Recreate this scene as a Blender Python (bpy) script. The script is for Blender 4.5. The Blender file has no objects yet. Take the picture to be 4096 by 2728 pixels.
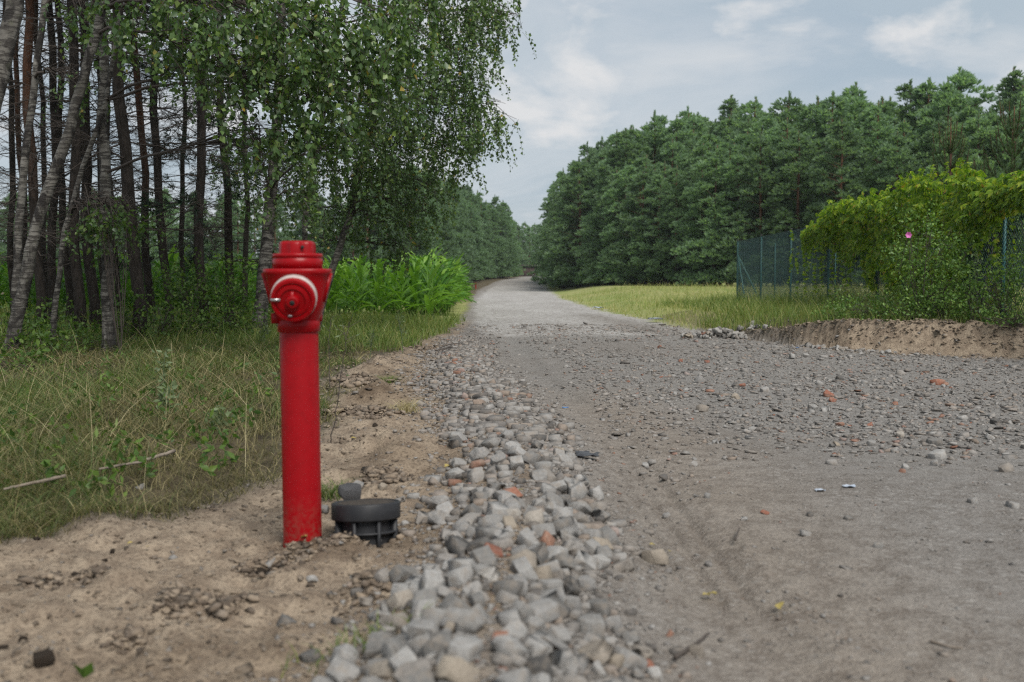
import bpy, math, random
import numpy as np
from mathutils import Vector, Matrix, Euler

# ------------------------------------------------------------------ camera, sky, sun, exposure
scene = bpy.context.scene
col = scene.collection
F = 4096.0            # focal length in photo pixels (36 mm on 36 mm)
CX, CY, HZ = 2048.0, 1364.0, 1130.0
CAMH = 0.90
PITCH = math.atan((CY - HZ) / F)
cd = bpy.data.cameras.new('camera'); cam = bpy.data.objects.new('camera', cd); col.objects.link(cam)
cd.sensor_width = 36.0; cd.lens = 36.0; cd.clip_start = 0.05; cd.clip_end = 3000
cam.location = (0, 0, CAMH); cam.rotation_euler = (math.pi / 2 - PITCH, 0, 0)
cd.dof.use_dof = True; cd.dof.focus_distance = 8.5; cd.dof.aperture_fstop = 3.0
scene.camera = cam

SUN_EL, SUN_AZ = math.radians(50), math.radians(153)      # azimuth clockwise from +Y: behind the camera, a little to the right
world = bpy.data.worlds.new('World'); scene.world = world; world.use_nodes = True
wn, wl = world.node_tree.nodes, world.node_tree.links
wn.clear()
def N(nt, typ, **kw):
    n = nt.nodes.new(typ)
    for k, v in kw.items():
        if k.startswith('i_'): n.inputs[k[2:].replace('_', ' ')].default_value = v
        else: setattr(n, k, v)
    return n
nt = world.node_tree
sky = N(nt, 'ShaderNodeTexSky', sky_type='NISHITA', sun_disc=False, sun_elevation=SUN_EL, sun_rotation=SUN_AZ, air_density=1.0, dust_density=1.5, ozone_density=1.0)
tc = N(nt, 'ShaderNodeTexCoord')
sep = N(nt, 'ShaderNodeSeparateXYZ'); wl.new(tc.outputs['Generated'], sep.inputs[0])
zc = N(nt, 'ShaderNodeMath', operation='MAXIMUM'); wl.new(sep.outputs['Z'], zc.inputs[0]); zc.inputs[1].default_value = 0.0
za = N(nt, 'ShaderNodeMath', operation='ADD'); wl.new(zc.outputs[0], za.inputs[0]); za.inputs[1].default_value = 0.16
dx = N(nt, 'ShaderNodeMath', operation='DIVIDE'); wl.new(sep.outputs['X'], dx.inputs[0]); wl.new(za.outputs[0], dx.inputs[1])
dy = N(nt, 'ShaderNodeMath', operation='DIVIDE'); wl.new(sep.outputs['Y'], dy.inputs[0]); wl.new(za.outputs[0], dy.inputs[1])
cxy = N(nt, 'ShaderNodeCombineXYZ'); wl.new(dx.outputs[0], cxy.inputs[0]); wl.new(dy.outputs[0], cxy.inputs[1])
def wnoise(scale, detail, rough, dist, off):
    mp = N(nt, 'ShaderNodeMapping'); mp.inputs['Location'].default_value = off; wl.new(cxy.outputs[0], mp.inputs[0])
    n = N(nt, 'ShaderNodeTexNoise'); n.inputs['Scale'].default_value = scale; n.inputs['Detail'].default_value = detail
    n.inputs['Roughness'].default_value = rough; n.inputs['Distortion'].default_value = dist
    wl.new(mp.outputs[0], n.inputs['Vector']); return n
def ramp(nt, fac, stops, interp='LINEAR'):
    r = nt.nodes.new('ShaderNodeValToRGB'); r.color_ramp.interpolation = interp
    el = r.color_ramp.elements
    while len(el) < len(stops): el.new(0.5)
    for e, (p, c) in zip(el, stops):
        e.position = p; e.color = (c[0], c[1], c[2], 1) if hasattr(c, '__len__') else (c, c, c, 1)
    nt.links.new(fac, r.inputs[0]); return r
def mixc(nt, fac, a, b, mode='MIX'):
    m = nt.nodes.new('ShaderNodeMix'); m.data_type = 'RGBA'; m.blend_type = mode
    if isinstance(fac, (int, float)): m.inputs[0].default_value = fac
    else: nt.links.new(fac, m.inputs[0])
    for s, v in ((6, a), (7, b)):
        if hasattr(v, 'links') or isinstance(v, bpy.types.NodeSocket): nt.links.new(v, m.inputs[s])
        else: m.inputs[s].default_value = (v[0], v[1], v[2], 1)
    return m.outputs[2]
veil = ramp(nt, wnoise(0.55, 6, 0.55, 0.6, (3.1, 1.7, 0)).outputs['Fac'], [(0.28, 0.66), (0.60, 0.96)])
cum = ramp(nt, wnoise(1.25, 9, 0.58, 0.25, (7.9, 2.35, 0)).outputs['Fac'], [(0.52, 0.0), (0.68, .85)])
grey = ramp(nt, wnoise(1.3, 5, 0.6, 0.8, (0.4, 9.3, 0)).outputs['Fac'], [(0.35, (4.5, 5.3, 5.95)), (0.65, (5.95, 6.4, 6.8))])
c1 = mixc(nt, veil.outputs[0], sky.outputs[0], grey.outputs[0])
c2 = mixc(nt, cum.outputs[0], c1, (6.6, 6.85, 7.1))
mp3 = N(nt, 'ShaderNodeMapping'); mp3.inputs['Scale'].default_value = (1, 1, 1.9); mp3.inputs['Location'].default_value = (.62, .25, .40); wl.new(tc.outputs['Generated'], mp3.inputs[0])
n3 = N(nt, 'ShaderNodeTexNoise'); n3.inputs['Scale'].default_value = 7.5; n3.inputs['Detail'].default_value = 9; n3.inputs['Roughness'].default_value = .55; n3.inputs['Distortion'].default_value = .2; wl.new(mp3.outputs[0], n3.inputs['Vector'])
puff = ramp(nt, n3.outputs['Fac'], [(.55, 0), (.67, .8)])
band = ramp(nt, sep.outputs['Z'], [(.0, 0.25), (.10, 1.0), (.26, 1.0), (.45, 0.0)])
pm = N(nt, 'ShaderNodeMath', operation='MULTIPLY'); wl.new(puff.outputs[0], pm.inputs[0]); wl.new(band.outputs[0], pm.inputs[1])
c2 = mixc(nt, pm.outputs[0], c2, (7.7, 7.65, 7.65))
bg = N(nt, 'ShaderNodeBackground'); bg.inputs['Strength'].default_value = 0.076
wl.new(c2, bg.inputs['Color'])
wo = N(nt, 'ShaderNodeOutputWorld'); wl.new(bg.outputs[0], wo.inputs[0])

sd = bpy.data.lights.new('sun', 'SUN'); sun = bpy.data.objects.new('sun', sd); col.objects.link(sun)
sd.energy = 3.0; sd.angle = math.radians(28); sd.color = (1.0, 0.96, 0.90)
sv = Vector((math.sin(SUN_AZ) * math.cos(SUN_EL), math.cos(SUN_AZ) * math.cos(SUN_EL), math.sin(SUN_EL)))
sun.rotation_euler = sv.to_track_quat('Z', 'Y').to_euler(); sun.location = sv * 60

vs = scene.view_settings
vs.view_transform = 'Standard'; vs.look = 'None'; vs.exposure = 0.45; vs.gamma = 1.0; vs.use_curve_mapping = False
scene.cycles.use_denoising = False; scene.cycles.filter_width = 1.25
scene.cycles.max_bounces = 6; scene.cycles.diffuse_bounces = 4; scene.cycles.glossy_bounces = 2
scene.cycles.transmission_bounces = 3; scene.cycles.transparent_max_bounces = 6

# ------------------------------------------------------------------ helpers
rng = np.random.default_rng(7)
def at(px, v, y):
    """photo pixel + distance along the road -> a point in the place"""
    d = Vector(((px - CX) / F, (CY - v) / F, -1.0)); d.rotate(Euler((math.pi / 2 - PITCH, 0, 0)))
    return np.array([d.x, d.y, d.z]) * (y / d.y) + np.array([0, 0, CAMH])
def ht(px, v, y): return float(at(px, v, y)[2])

def _h(ix, iy, s):
    h = (ix.astype(np.int64) * 374761393 + iy.astype(np.int64) * 668265263 + s * 2246822519) & 0xffffffff
    h = ((h ^ (h >> 13)) * 1274126177) & 0xffffffff
    return ((h ^ (h >> 16)) & 0xffff) / 65535.0
def vn(x, y, s=0):
    ix, iy = np.floor(x), np.floor(y); fx, fy = x - ix, y - iy
    fx = fx * fx * fx * (fx * (fx * 6 - 15) + 10); fy = fy * fy * fy * (fy * (fy * 6 - 15) + 10)
    a, b, c, d = _h(ix, iy, s), _h(ix + 1, iy, s), _h(ix, iy + 1, s), _h(ix + 1, iy + 1, s)
    return (a * (1 - fx) + b * fx) * (1 - fy) + (c * (1 - fx) + d * fx) * fy
def fbm(x, y, o=4, s=0, g=0.5):
    x = np.asarray(x, float); y = np.asarray(y, float)
    t = np.zeros(np.broadcast(x, y).shape); a = 1.0; n = 0
    for i in range(o):
        t += a * (vn(x, y, s + i * 17) - 0.5); n += a; a *= g
        x, y = x * 1.67 + y * 1.13 + 5.2, y * 1.67 - x * 1.13 + 1.3
    return t / n
def sst(a, b, x):
    t = np.clip((x - a) / (b - a), 0, 1); return t * t * (3 - 2 * t)

def mesh(name, V, Fs, mat, parent=None, smooth=False, attrs=None, mats=None, fmat=None, at_loc=None):
    """Fs: list of face arrays (n,3) or (n,4)"""
    m = bpy.data.meshes.new(name)
    fill_mesh(m, V, Fs, smooth, attrs, fmat)
    for x in (mats or [mat]):
        if x is not None: m.materials.append(x)
    return add(name, m, parent, at_loc)
def fill_mesh(m, V, Fs, smooth=False, attrs=None, fmat=None):
    V = np.ascontiguousarray(V, dtype=np.float32); Fs = [np.asarray(f, dtype=np.int32) for f in Fs if len(f)]
    m.vertices.add(len(V)); m.vertices.foreach_set('co', V.ravel())
    nl = sum(f.size for f in Fs); npoly = sum(len(f) for f in Fs)
    m.loops.add(nl); m.polygons.add(npoly)
    m.loops.foreach_set('vertex_index', np.concatenate([f.ravel() for f in Fs]))
    tot = np.concatenate([np.full(len(f), f.shape[1], np.int32) for f in Fs])
    st = np.concatenate([[0], np.cumsum(tot)[:-1]]).astype(np.int32)
    m.polygons.foreach_set('loop_start', st); m.polygons.foreach_set('loop_total', tot)
    if smooth: m.polygons.foreach_set('use_smooth', np.ones(npoly, dtype=bool))
    if fmat is not None: m.polygons.foreach_set('material_index', np.asarray(fmat, np.int32))
    for k, v in (attrs or {}).items():
        a = m.attributes.new(k, 'FLOAT', 'POINT'); a.data.foreach_set('value', np.asarray(v, np.float32))
    m.update(calc_edges=True); m.validate()
def add(name, data, parent=None, loc=None, rot=None, scale=None):
    o = bpy.data.objects.new(name, data); col.objects.link(o)
    if parent is not None: o.parent = parent
    if loc is not None: o.location = loc
    if rot is not None: o.rotation_euler = rot
    if scale is not None: o.scale = scale if hasattr(scale, '__len__') else (scale,) * 3
    return o
def tag(o, label, cat=None, group=None, kind=None):
    o['label'] = label
    if cat: o['category'] = cat
    if group: o['group'] = group
    if kind: o['kind'] = kind
    return o
def empty(name, loc=(0, 0, 0), rot=(0, 0, 0)):
    o = bpy.data.objects.new(name, None); col.objects.link(o); o.location = loc; o.rotation_euler = rot
    o.empty_display_size = 0.1; return o

class B:
    """collects vertices and faces of one mesh"""
    def __init__(s): s.V = []; s.T = []; s.Q = []; s.n = 0
    def put(s, V, tris=None, quads=None):
        V = np.asarray(V, float).reshape(-1, 3)
        if tris is not None and len(tris): s.T.append(np.asarray(tris) + s.n)
        if quads is not None and len(quads): s.Q.append(np.asarray(quads) + s.n)
        s.V.append(V); s.n += len(V); return s
    def box(s, c, sz, R=None):
        v = np.array([[x, y, z] for x in (-.5, .5) for y in (-.5, .5) for z in (-.5, .5)]) * np.array(sz)
        if R is not None: v = v @ np.array(R).T
        return s.put(v + np.array(c), quads=[[0, 1, 3, 2], [4, 6, 7, 5], [0, 4, 5, 1], [2, 3, 7, 6], [0, 2, 6, 4], [1, 5, 7, 3]])
    def tube(s, P, r, k=8, cap=True, rough=0.0, rg=None):
        P = np.asarray(P, float); n = len(P); r = np.broadcast_to(np.asarray(r, float), (n,))
        T = np.gradient(P, axis=0); T /= np.linalg.norm(T, axis=1)[:, None] + 1e-9
        ref = np.array([0.31, 0.95, 0.02]) if abs(T[:, 2]).mean() > .5 else np.array([0.05, 0.1, 1.0])
        U = np.cross(T, ref); U /= np.linalg.norm(U, axis=1)[:, None] + 1e-9; W = np.cross(T, U)
        a = np.arange(k) * 2 * np.pi / k
        rr = r[:, None] * (1 + (rough * (rg.random((n, k)) - .5) * 2 if rough else 0) * np.ones((n, k)))
        V = P[:, None, :] + rr[:, :, None] * (np.cos(a)[None, :, None] * U[:, None, :] + np.sin(a)[None, :, None] * W[:, None, :])
        i = np.arange(n - 1)[:, None] * k; j = np.arange(k)[None, :]; j2 = (j + 1) % k
        q = np.stack([i + j, i + j2, i + k + j2, i + k + j], -1).reshape(-1, 4)
        V = V.reshape(-1, 3); t = []
        if cap:
            V = np.vstack([V, P[0], P[-1]]); c0, c1 = n * k, n * k + 1
            for jj in range(k):
                t.append([c0, (jj + 1) % k, jj]); t.append([c1, (n - 1) * k + jj, (n - 1) * k + (jj + 1) % k])
        return s.put(V, tris=t, quads=q)
    def segs(s, P0, P1, r0, r1, k=3):
        P0 = np.asarray(P0, float).reshape(-1, 3); P1 = np.asarray(P1, float).reshape(-1, 3); n = len(P0)
        if n == 0: return s
        T = P1 - P0; T /= np.linalg.norm(T, axis=1)[:, None] + 1e-9
        ref = np.where(np.abs(T[:, 2:3]) > .8, np.array([[1.0, 0, 0]]), np.array([[0, 0, 1.0]]))
        U = np.cross(T, ref); U /= np.linalg.norm(U, axis=1)[:, None] + 1e-9; W = np.cross(T, U)
        a = np.arange(k) * 2 * np.pi / k
        ring = np.cos(a)[None, :, None] * U[:, None] + np.sin(a)[None, :, None] * W[:, None]
        r0 = np.broadcast_to(np.asarray(r0, float), (n,)); r1 = np.broadcast_to(np.asarray(r1, float), (n,))
        V = np.concatenate([P0[:, None] + ring * r0[:, None, None], P1[:, None] + ring * r1[:, None, None]], 1)
        b = np.arange(n)[:, None, None] * 2 * k; j = np.arange(k)[None, :, None]; j2 = (j + 1) % k
        q = np.concatenate([b + j, b + j2, b + k + j2, b + k + j], 2).reshape(-1, 4)
        return s.put(V.reshape(-1, 3), quads=q)
    def leaves(s, P, D, S, L, W, fold=0.15, wide=0.4):
        """rhombic leaves folded along the midrib: base P, direction D, side S"""
        P, D, S = (np.asarray(a, float).reshape(-1, 3) for a in (P, D, S)); n = len(P)
        if n == 0: return s
        D = D / (np.linalg.norm(D, axis=1)[:, None] + 1e-9)
        S = S - D * (S * D).sum(1)[:, None]; S /= np.linalg.norm(S, axis=1)[:, None] + 1e-9
        Nn = np.cross(D, S); L = np.broadcast_to(np.asarray(L, float), (n,))[:, None]; W = np.broadcast_to(np.asarray(W, float), (n,))[:, None]
        V = np.stack([P, P + D * L * wide + S * W * .5 + Nn * W * fold, P + D * L - Nn * L * .06, P + D * L * wide - S * W * .5 + Nn * W * fold], 1)
        b = np.arange(n)[:, None] * 4
        return s.put(V.reshape(-1, 3), tris=np.vstack([b + [[0, 1, 2]], b + [[0, 2, 3]]]))
    def blades(s, P, H, lean, W, seg=3, droop=0.5):
        """grass: P root, H length, lean = horizontal vector at the tip, W width"""
        P = np.asarray(P, float).reshape(-1, 3); n = len(P); lean = np.asarray(lean, float).reshape(-1, 2)
        if n == 0: return s
        H = np.broadcast_to(np.asarray(H, float), (n,)); W = np.broadcast_to(np.asarray(W, float), (n,))
        th = rng.random(n) * np.pi * 2; sd_ = np.stack([np.cos(th), np.sin(th), 0 * th], 1)
        rows = []
        for i in range(seg):
            t = i / seg
            c = P + np.concatenate([lean * t ** 1.7, (H * (t - droop * t * t * .6))[:, None]], 1)
            w = (W * (1 - .75 * t))[:, None] * sd_ * .5
            rows += [c - w, c + w]
        tip = P + np.concatenate([lean, (H * (1 - droop * .6))[:, None]], 1)
        V = np.stack(rows + [tip], 1); m = 2 * seg + 1
        b = np.arange(n)[:, None] * m; q = []
        for i in range(seg - 1): q.append(b + [[2 * i, 2 * i + 1, 2 * i + 3, 2 * i + 2]])
        return s.put(V.reshape(-1, 3), tris=b + [[m - 3, m - 2, m - 1]], quads=np.vstack(q) if q else None)
    def lathe(s, prof, k=32, M=None, cap=True):
        prof = np.asarray(prof, float); n = len(prof); a = np.arange(k) * 2 * np.pi / k
        V = np.stack([prof[:, 0:1] * np.cos(a), prof[:, 0:1] * np.sin(a), np.repeat(prof[:, 1:2], k, 1)], -1).reshape(-1, 3)
        i = np.arange(n - 1)[:, None] * k; j = np.arange(k)[None, :]; j2 = (j + 1) % k
        q = np.stack([i + j, i + j2, i + k + j2, i + k + j], -1).reshape(-1, 4); t = []
        if cap:
            V = np.vstack([V, [0, 0, prof[0, 1]], [0, 0, prof[-1, 1]]])
            for jj in range(k):
                t.append([n * k, (jj + 1) % k, jj]); t.append([n * k + 1, (n - 1) * k + jj, (n - 1) * k + (jj + 1) % k])
        if M is not None: V = V @ np.array(M.to_3x3()).T + np.array(M.translation)
        return s.put(V, tris=t, quads=q)
    def arr(s): return np.vstack(s.V), [np.vstack(x) for x in (s.T, s.Q) if x]
    def build(s, name, mat, parent=None, smooth=False, loc=None):
        V, Fs = s.arr(); return mesh(name, V, Fs, mat, parent, smooth, at_loc=loc)
    def data(s, name, mat, smooth=False):
        V, Fs = s.arr(); m = bpy.data.meshes.new(name); fill_mesh(m, V, Fs, smooth)
        m.materials.append(mat); return m

# ------------------------------------------------------------------ materials
def newmat(name):
    m = bpy.data.materials.new(name); m.use_nodes = True; t = m.node_tree; t.nodes.clear()
    out = t.nodes.new('ShaderNodeOutputMaterial'); p = t.nodes.new('ShaderNodeBsdfPrincipled')
    t.links.new(p.outputs[0], out.inputs[0]); return m, t, p, out
def tnoise(t, scale, detail=4, rough=.6, vec=None, dist=0, sc=None):
    n = t.nodes.new('ShaderNodeTexNoise'); n.inputs['Scale'].default_value = scale; n.inputs['Detail'].default_value = detail
    n.inputs['Roughness'].default_value = rough; n.inputs['Distortion'].default_value = dist
    if vec is None:
        vec = t.nodes.new('ShaderNodeTexCoord').outputs['Object']
    if sc is not None:
        mp = t.nodes.new('ShaderNodeMapping'); mp.inputs['Scale'].default_value = sc; t.links.new(vec, mp.inputs[0]); vec = mp.outputs[0]
    t.links.new(vec, n.inputs['Vector']); return n.outputs['Fac']
def bump(t, p, h, strength, dist):
    b = t.nodes.new('ShaderNodeBump'); b.inputs['Strength'].default_value = strength; b.inputs['Distance'].default_value = dist
    t.links.new(h, b.inputs['Height']); t.links.new(b.outputs[0], p.inputs['Normal']); return b
def leafmat(name, stops, trans=.35, rough=.5, hv=0.0, spec=.35):
    m, t, p, out = newmat(name)
    g = t.nodes.new('ShaderNodeNewGeometry')
    r = ramp(t, g.outputs['Random Per Island'], stops).outputs[0]
    if hv:
        oi = t.nodes.new('ShaderNodeObjectInfo'); h = t.nodes.new('ShaderNodeHueSaturation')
        mr = t.nodes.new('ShaderNodeMapRange'); mr.inputs['To Min'].default_value = 1 - hv; mr.inputs['To Max'].default_value = 1 + hv
        t.links.new(oi.outputs['Random'], mr.inputs[0]); t.links.new(mr.outputs[0], h.inputs['Value']); t.links.new(r, h.inputs['Color']); r = h.outputs[0]
    t.links.new(r, p.inputs['Base Color']); p.inputs['Roughness'].default_value = rough; p.inputs['Specular IOR Level'].default_value = spec
    tr = t.nodes.new('ShaderNodeBsdfTranslucent'); t.links.new(mixc(t, 1.0, r, (1.25, 1.35, .55), 'MULTIPLY'), tr.inputs['Color'])
    mx = t.nodes.new('ShaderNodeMixShader'); mx.inputs[0].default_value = trans
    t.links.new(p.outputs[0], mx.inputs[1]); t.links.new(tr.outputs[0], mx.inputs[2]); t.links.new(mx.outputs[0], out.inputs[0])
    return m
def simple(name, c, rough=.6, c2=None, nscale=20, bs=0, bd=.01, spec=.5, metal=0):
    m, t, p, out = newmat(name)
    p.inputs['Roughness'].default_value = rough; p.inputs['Specular IOR Level'].default_value = spec; p.inputs['Metallic'].default_value = metal
    f = tnoise(t, nscale, 6, .65)
    r = ramp(t, f, [(.3, c), (.7, c2 or tuple(x * .75 for x in c))]); t.links.new(r.outputs[0], p.inputs['Base Color'])
    if bs: bump(t, p, f, bs, bd)
    return m
# stone / rubble
def stonemat(name, stops, island):
    m, t, p, out = newmat(name)
    if island: r = t.nodes.new('ShaderNodeNewGeometry').outputs['Random Per Island']
    else: r = t.nodes.new('ShaderNodeObjectInfo').outputs['Random']
    c = ramp(t, r, stops).outputs[0]
    f = tnoise(t, 2.6 if not island else 60, 8, .78); d = ramp(t, f, [(.32, .66), (.66, 1.15)]).outputs[0]
    c = mixc(t, 1.0, c, d, 'MULTIPLY'); c = mixc(t, ramp(t, tnoise(t, 1.7 if not island else 25, 4, .6), [(.48, 0), (.66, .55)]).outputs[0], c, (.23, .195, .16))
    t.links.new(c, p.inputs['Base Color']); p.inputs['Roughness'].default_value = .93; p.inputs['Specular IOR Level'].default_value = .2
    bump(t, p, f, .6, .010 if not island else .008); return m
ST = [(0.0, (.085, .081, .077)), (.12, (.18, .174, .165)), (.34, (.30, .291, .278)), (.52, (.22, .213, .204)), (.74, (.335, .326, .312)), (.90, (.235, .215, .195)), (.97, (.30, .255, .20)), (1.0, (.39, .38, .365))]
ST2 = [(0.0, (.095, .088, .082)), (.2, (.17, .158, .147)), (.5, (.235, .222, .208)), (.75, (.29, .28, .266)), (.95, (.24, .195, .16)), (.98, (.22, .105, .07)), (1.0, (.34, .325, .31))]
M_stone = stonemat('rubble_stone', ST, False)
M_gravel = stonemat('rubble_gravel', ST2, True)
M_brick = stonemat('brick_red', [(0, (.20, .085, .06)), (.6, (.29, .12, .078)), (1, (.31, .18, .13))], False)
M_clod = stonemat('soil_clod', [(0, (.07, .055, .043)), (.4, (.17, .135, .10)), (.8, (.26, .208, .155)), (1, (.18, .17, .16))], True)
M_darkclod = simple('dark_soil', (.035, .028, .022), .95, (.08, .062, .048), 30, .8, .02, .1)

# ground: weights carried by the mesh say where sand, gravel, soil and turf lie
def groundmat():
    m, t, p, out = newmat('ground_earth')
    tcn = t.nodes.new('ShaderNodeTexCoord').outputs['Object']
    def A(k):
        a = t.nodes.new('ShaderNodeAttribute'); a.attribute_name = k; return a.outputs['Fac']
    big = tnoise(t, 1.1, 5, .6, tcn); mid = tnoise(t, 9, 6, .7, tcn); fine = tnoise(t, 70, 4, .75, tcn); vfine = tnoise(t, 260, 2, .7, tcn)
    vor = t.nodes.new('ShaderNodeTexVoronoi'); vor.inputs['Scale'].default_value = 55; t.links.new(tcn, vor.inputs['Vector'])
    vor2 = t.nodes.new('ShaderNodeTexVoronoi'); vor2.inputs['Scale'].default_value = 17; t.links.new(tcn, vor2.inputs['Vector'])
    sand = mixc(t, ramp(t, mid, [(.42, 0), (.57, 1)]).outputs[0], (.235, .182, .134), (.36, .288, .213))
    sand = mixc(t, ramp(t, fine, [(.40, .75), (.48, 0)]).outputs[0], sand, (.13, .10, .075))
    road = mixc(t, ramp(t, big, [(.34, 0), (.66, 1)]).outputs[0], (.180, .163, .147), (.250, .234, .218))
    road = mixc(t, ramp(t, mid, [(.40, .8), (.54, 0)]).outputs[0], road, (.140, .122, .106))
    road = mixc(t, ramp(t, fine, [(.50, 0), (.60, .7)]).outputs[0], road, (.34, .32, .298))
    road = mixc(t, ramp(t, vfine, [(.38, .6), (.47, 0)]).outputs[0], road, (.115, .10, .086))
    vor3 = t.nodes.new('ShaderNodeTexVoronoi'); vor3.inputs['Scale'].default_value = 27; vor3.inputs['Randomness'].default_value = 1; t.links.new(tcn, vor3.inputs['Vector'])
    emb = t.nodes.new('ShaderNodeMath'); emb.operation = 'MULTIPLY'; t.links.new(ramp(t, vor3.outputs['Color'], [(.50, 0), (.56, 1)]).outputs[0], emb.inputs[0]); t.links.new(ramp(t, vor3.outputs['Distance'], [(.30, .85), (.42, 0)]).outputs[0], emb.inputs[1])
    emm = t.nodes.new('ShaderNodeMath'); emm.operation = 'MULTIPLY'; t.links.new(emb.outputs[0], emm.inputs[0]); t.links.new(ramp(t, tnoise(t, 1.7, 4, .6, tcn), [(.42, .12), (.62, .9)]).outputs[0], emm.inputs[1])
    road = mixc(t, emm.outputs[0], road, (.335, .32, .30))
    vcol = mixc(t, 1.0, ramp(t, vor.outputs['Color'], [(0, (.17, .163, .153)), (.5, (.29, .278, .262)), (1, (.40, .385, .362))]).outputs[0],
                ramp(t, vor.outputs['Distance'], [(.25, 1.0), (.75, .45)]).outputs[0], 'MULTIPLY')
    vcol2 = ramp(t, vor2.outputs['Color'], [(0, (.17, .158, .147)), (.5, (.275, .26, .243)), (1, (.36, .345, .325))]).outputs[0]
    vcol = mixc(t, .35, vcol, vcol2)
    pale = mixc(t, ramp(t, mid, [(.3, .5), (.65, 0)]).outputs[0], vcol, (.20, .18, .16))
    far = mixc(t, ramp(t, tnoise(t, .5, 5, .65, tcn, 0, (1.6, .35, 1)), [(.38, 0), (.66, 1)]).outputs[0], (.29, .275, .258), (.40, .386, .368))
    far = mixc(t, ramp(t, tnoise(t, 7, 5, .7, tcn, 0, (1, .28, 1)), [(.40, .8), (.52, 0)]).outputs[0], far, (.21, .19, .17))
    far = mixc(t, ramp(t, tnoise(t, 26, 3, .7, tcn, 0, (1, .3, 1)), [(.53, 0), (.62, .7)]).outputs[0], far, (.45, .44, .42))
    soil = mixc(t, ramp(t, mid, [(.38, 0), (.6, 1)]).outputs[0], (.055, .045, .03), (.13, .105, .065))
    turf = mixc(t, ramp(t, tnoise(t, .35, 6, .65, tcn, 0, (1, .45, 1)), [(.35, 0), (.65, 1)]).outputs[0], (.18, .23, .065), (.33, .31, .135))
    c = road
    for k, b in (('w_pale', pale), ('w_far', far), ('w_sand', sand), ('w_soil', soil), ('w_turf', turf)):
        c = mixc(t, A(k), c, b)
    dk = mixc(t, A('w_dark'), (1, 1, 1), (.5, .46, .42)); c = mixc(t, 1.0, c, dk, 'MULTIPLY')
    t.links.new(c, p.inputs['Base Color']); p.inputs['Roughness'].default_value = .95; p.inputs['Specular IOR Level'].default_value = .15
    hh = t.nodes.new('ShaderNodeMath'); hh.operation = 'ADD'; t.links.new(mid, hh.inputs[0]); t.links.new(fine, hh.inputs[1])
    bump(t, p, hh.outputs[0], .75, .028)
    return m
M_ground = groundmat()

# ------------------------------------------------------------------ terrain
def tab(*a): a = np.array(a, float); return lambda y: np.interp(y, a[:, 0], a[:, 1])
XL = tab((-30, 1.5), (0, .62), (2.3, .5), (3.5, .40), (4.5, .38), (6.5, .2), (10, -.35), (18, -.8), (57, -2.0), (132, -3.1), (165, -1.4), (200, 1.4), (260, 9))
XR = tab((-30, 16), (11, 14), (11.8, 8), (12.5, 6.3), (13.2, 5.2), (13.8, 4.5), (14.8, 4.1), (17, 3.7), (19.5, 3.45), (24, 3.3), (32, 2.8), (57, 2.7), (132, 4.6), (165, 4.8), (200, 7.2), (260, 16))
XG = tab((-30, -30), (1, -20), (2.2, -6), (3.0, -2.6), (3.44, -1.78), (3.88, -1.35), (4.44, -1.07), (5.5, -1.03), (8.6, -1.5), (11.2, -1.55), (18.4, -1.2), (22, -1.1), (60, -2.3), (132, -4.2), (165, -2.2), (200, .6), (260, 8))
YLIP = tab((3.3, 30), (3.45, 19.5), (3.7, 17), (4.1, 14.8), (4.5, 13.8), (5.2, 13.2), (6.3, 12.5), (8, 11.8), (14, 11), (40, 11))
BXC = tab((0, -.05), (2.31, -.08), (3.44, .03), (4.5, .03), (6.47, -.15), (9.96, -.52), (13.6, -.75), (18, -.95))
BW = tab((0, .30), (2.3, .27), (3.4, .30), (4.5, .30), (6.5, .36), (10, .36), (13.6, .30), (18, .2))
BH = tab((0, .115), (9, .115), (13, .06), (18, .0), (99, 0))
RUT = tab((0, .60), (6, .60), (10, .25), (18, -.1), (40, -.6))
HYD = (-.712, 3.44); BOX = (-.508, 3.53)
def zfar(y): return np.interp(y, [0, 120, 134, 165, 220, 400, 1500], [0, 0, .05, 1.2, 2.2, 3.2, 4.5])
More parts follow.
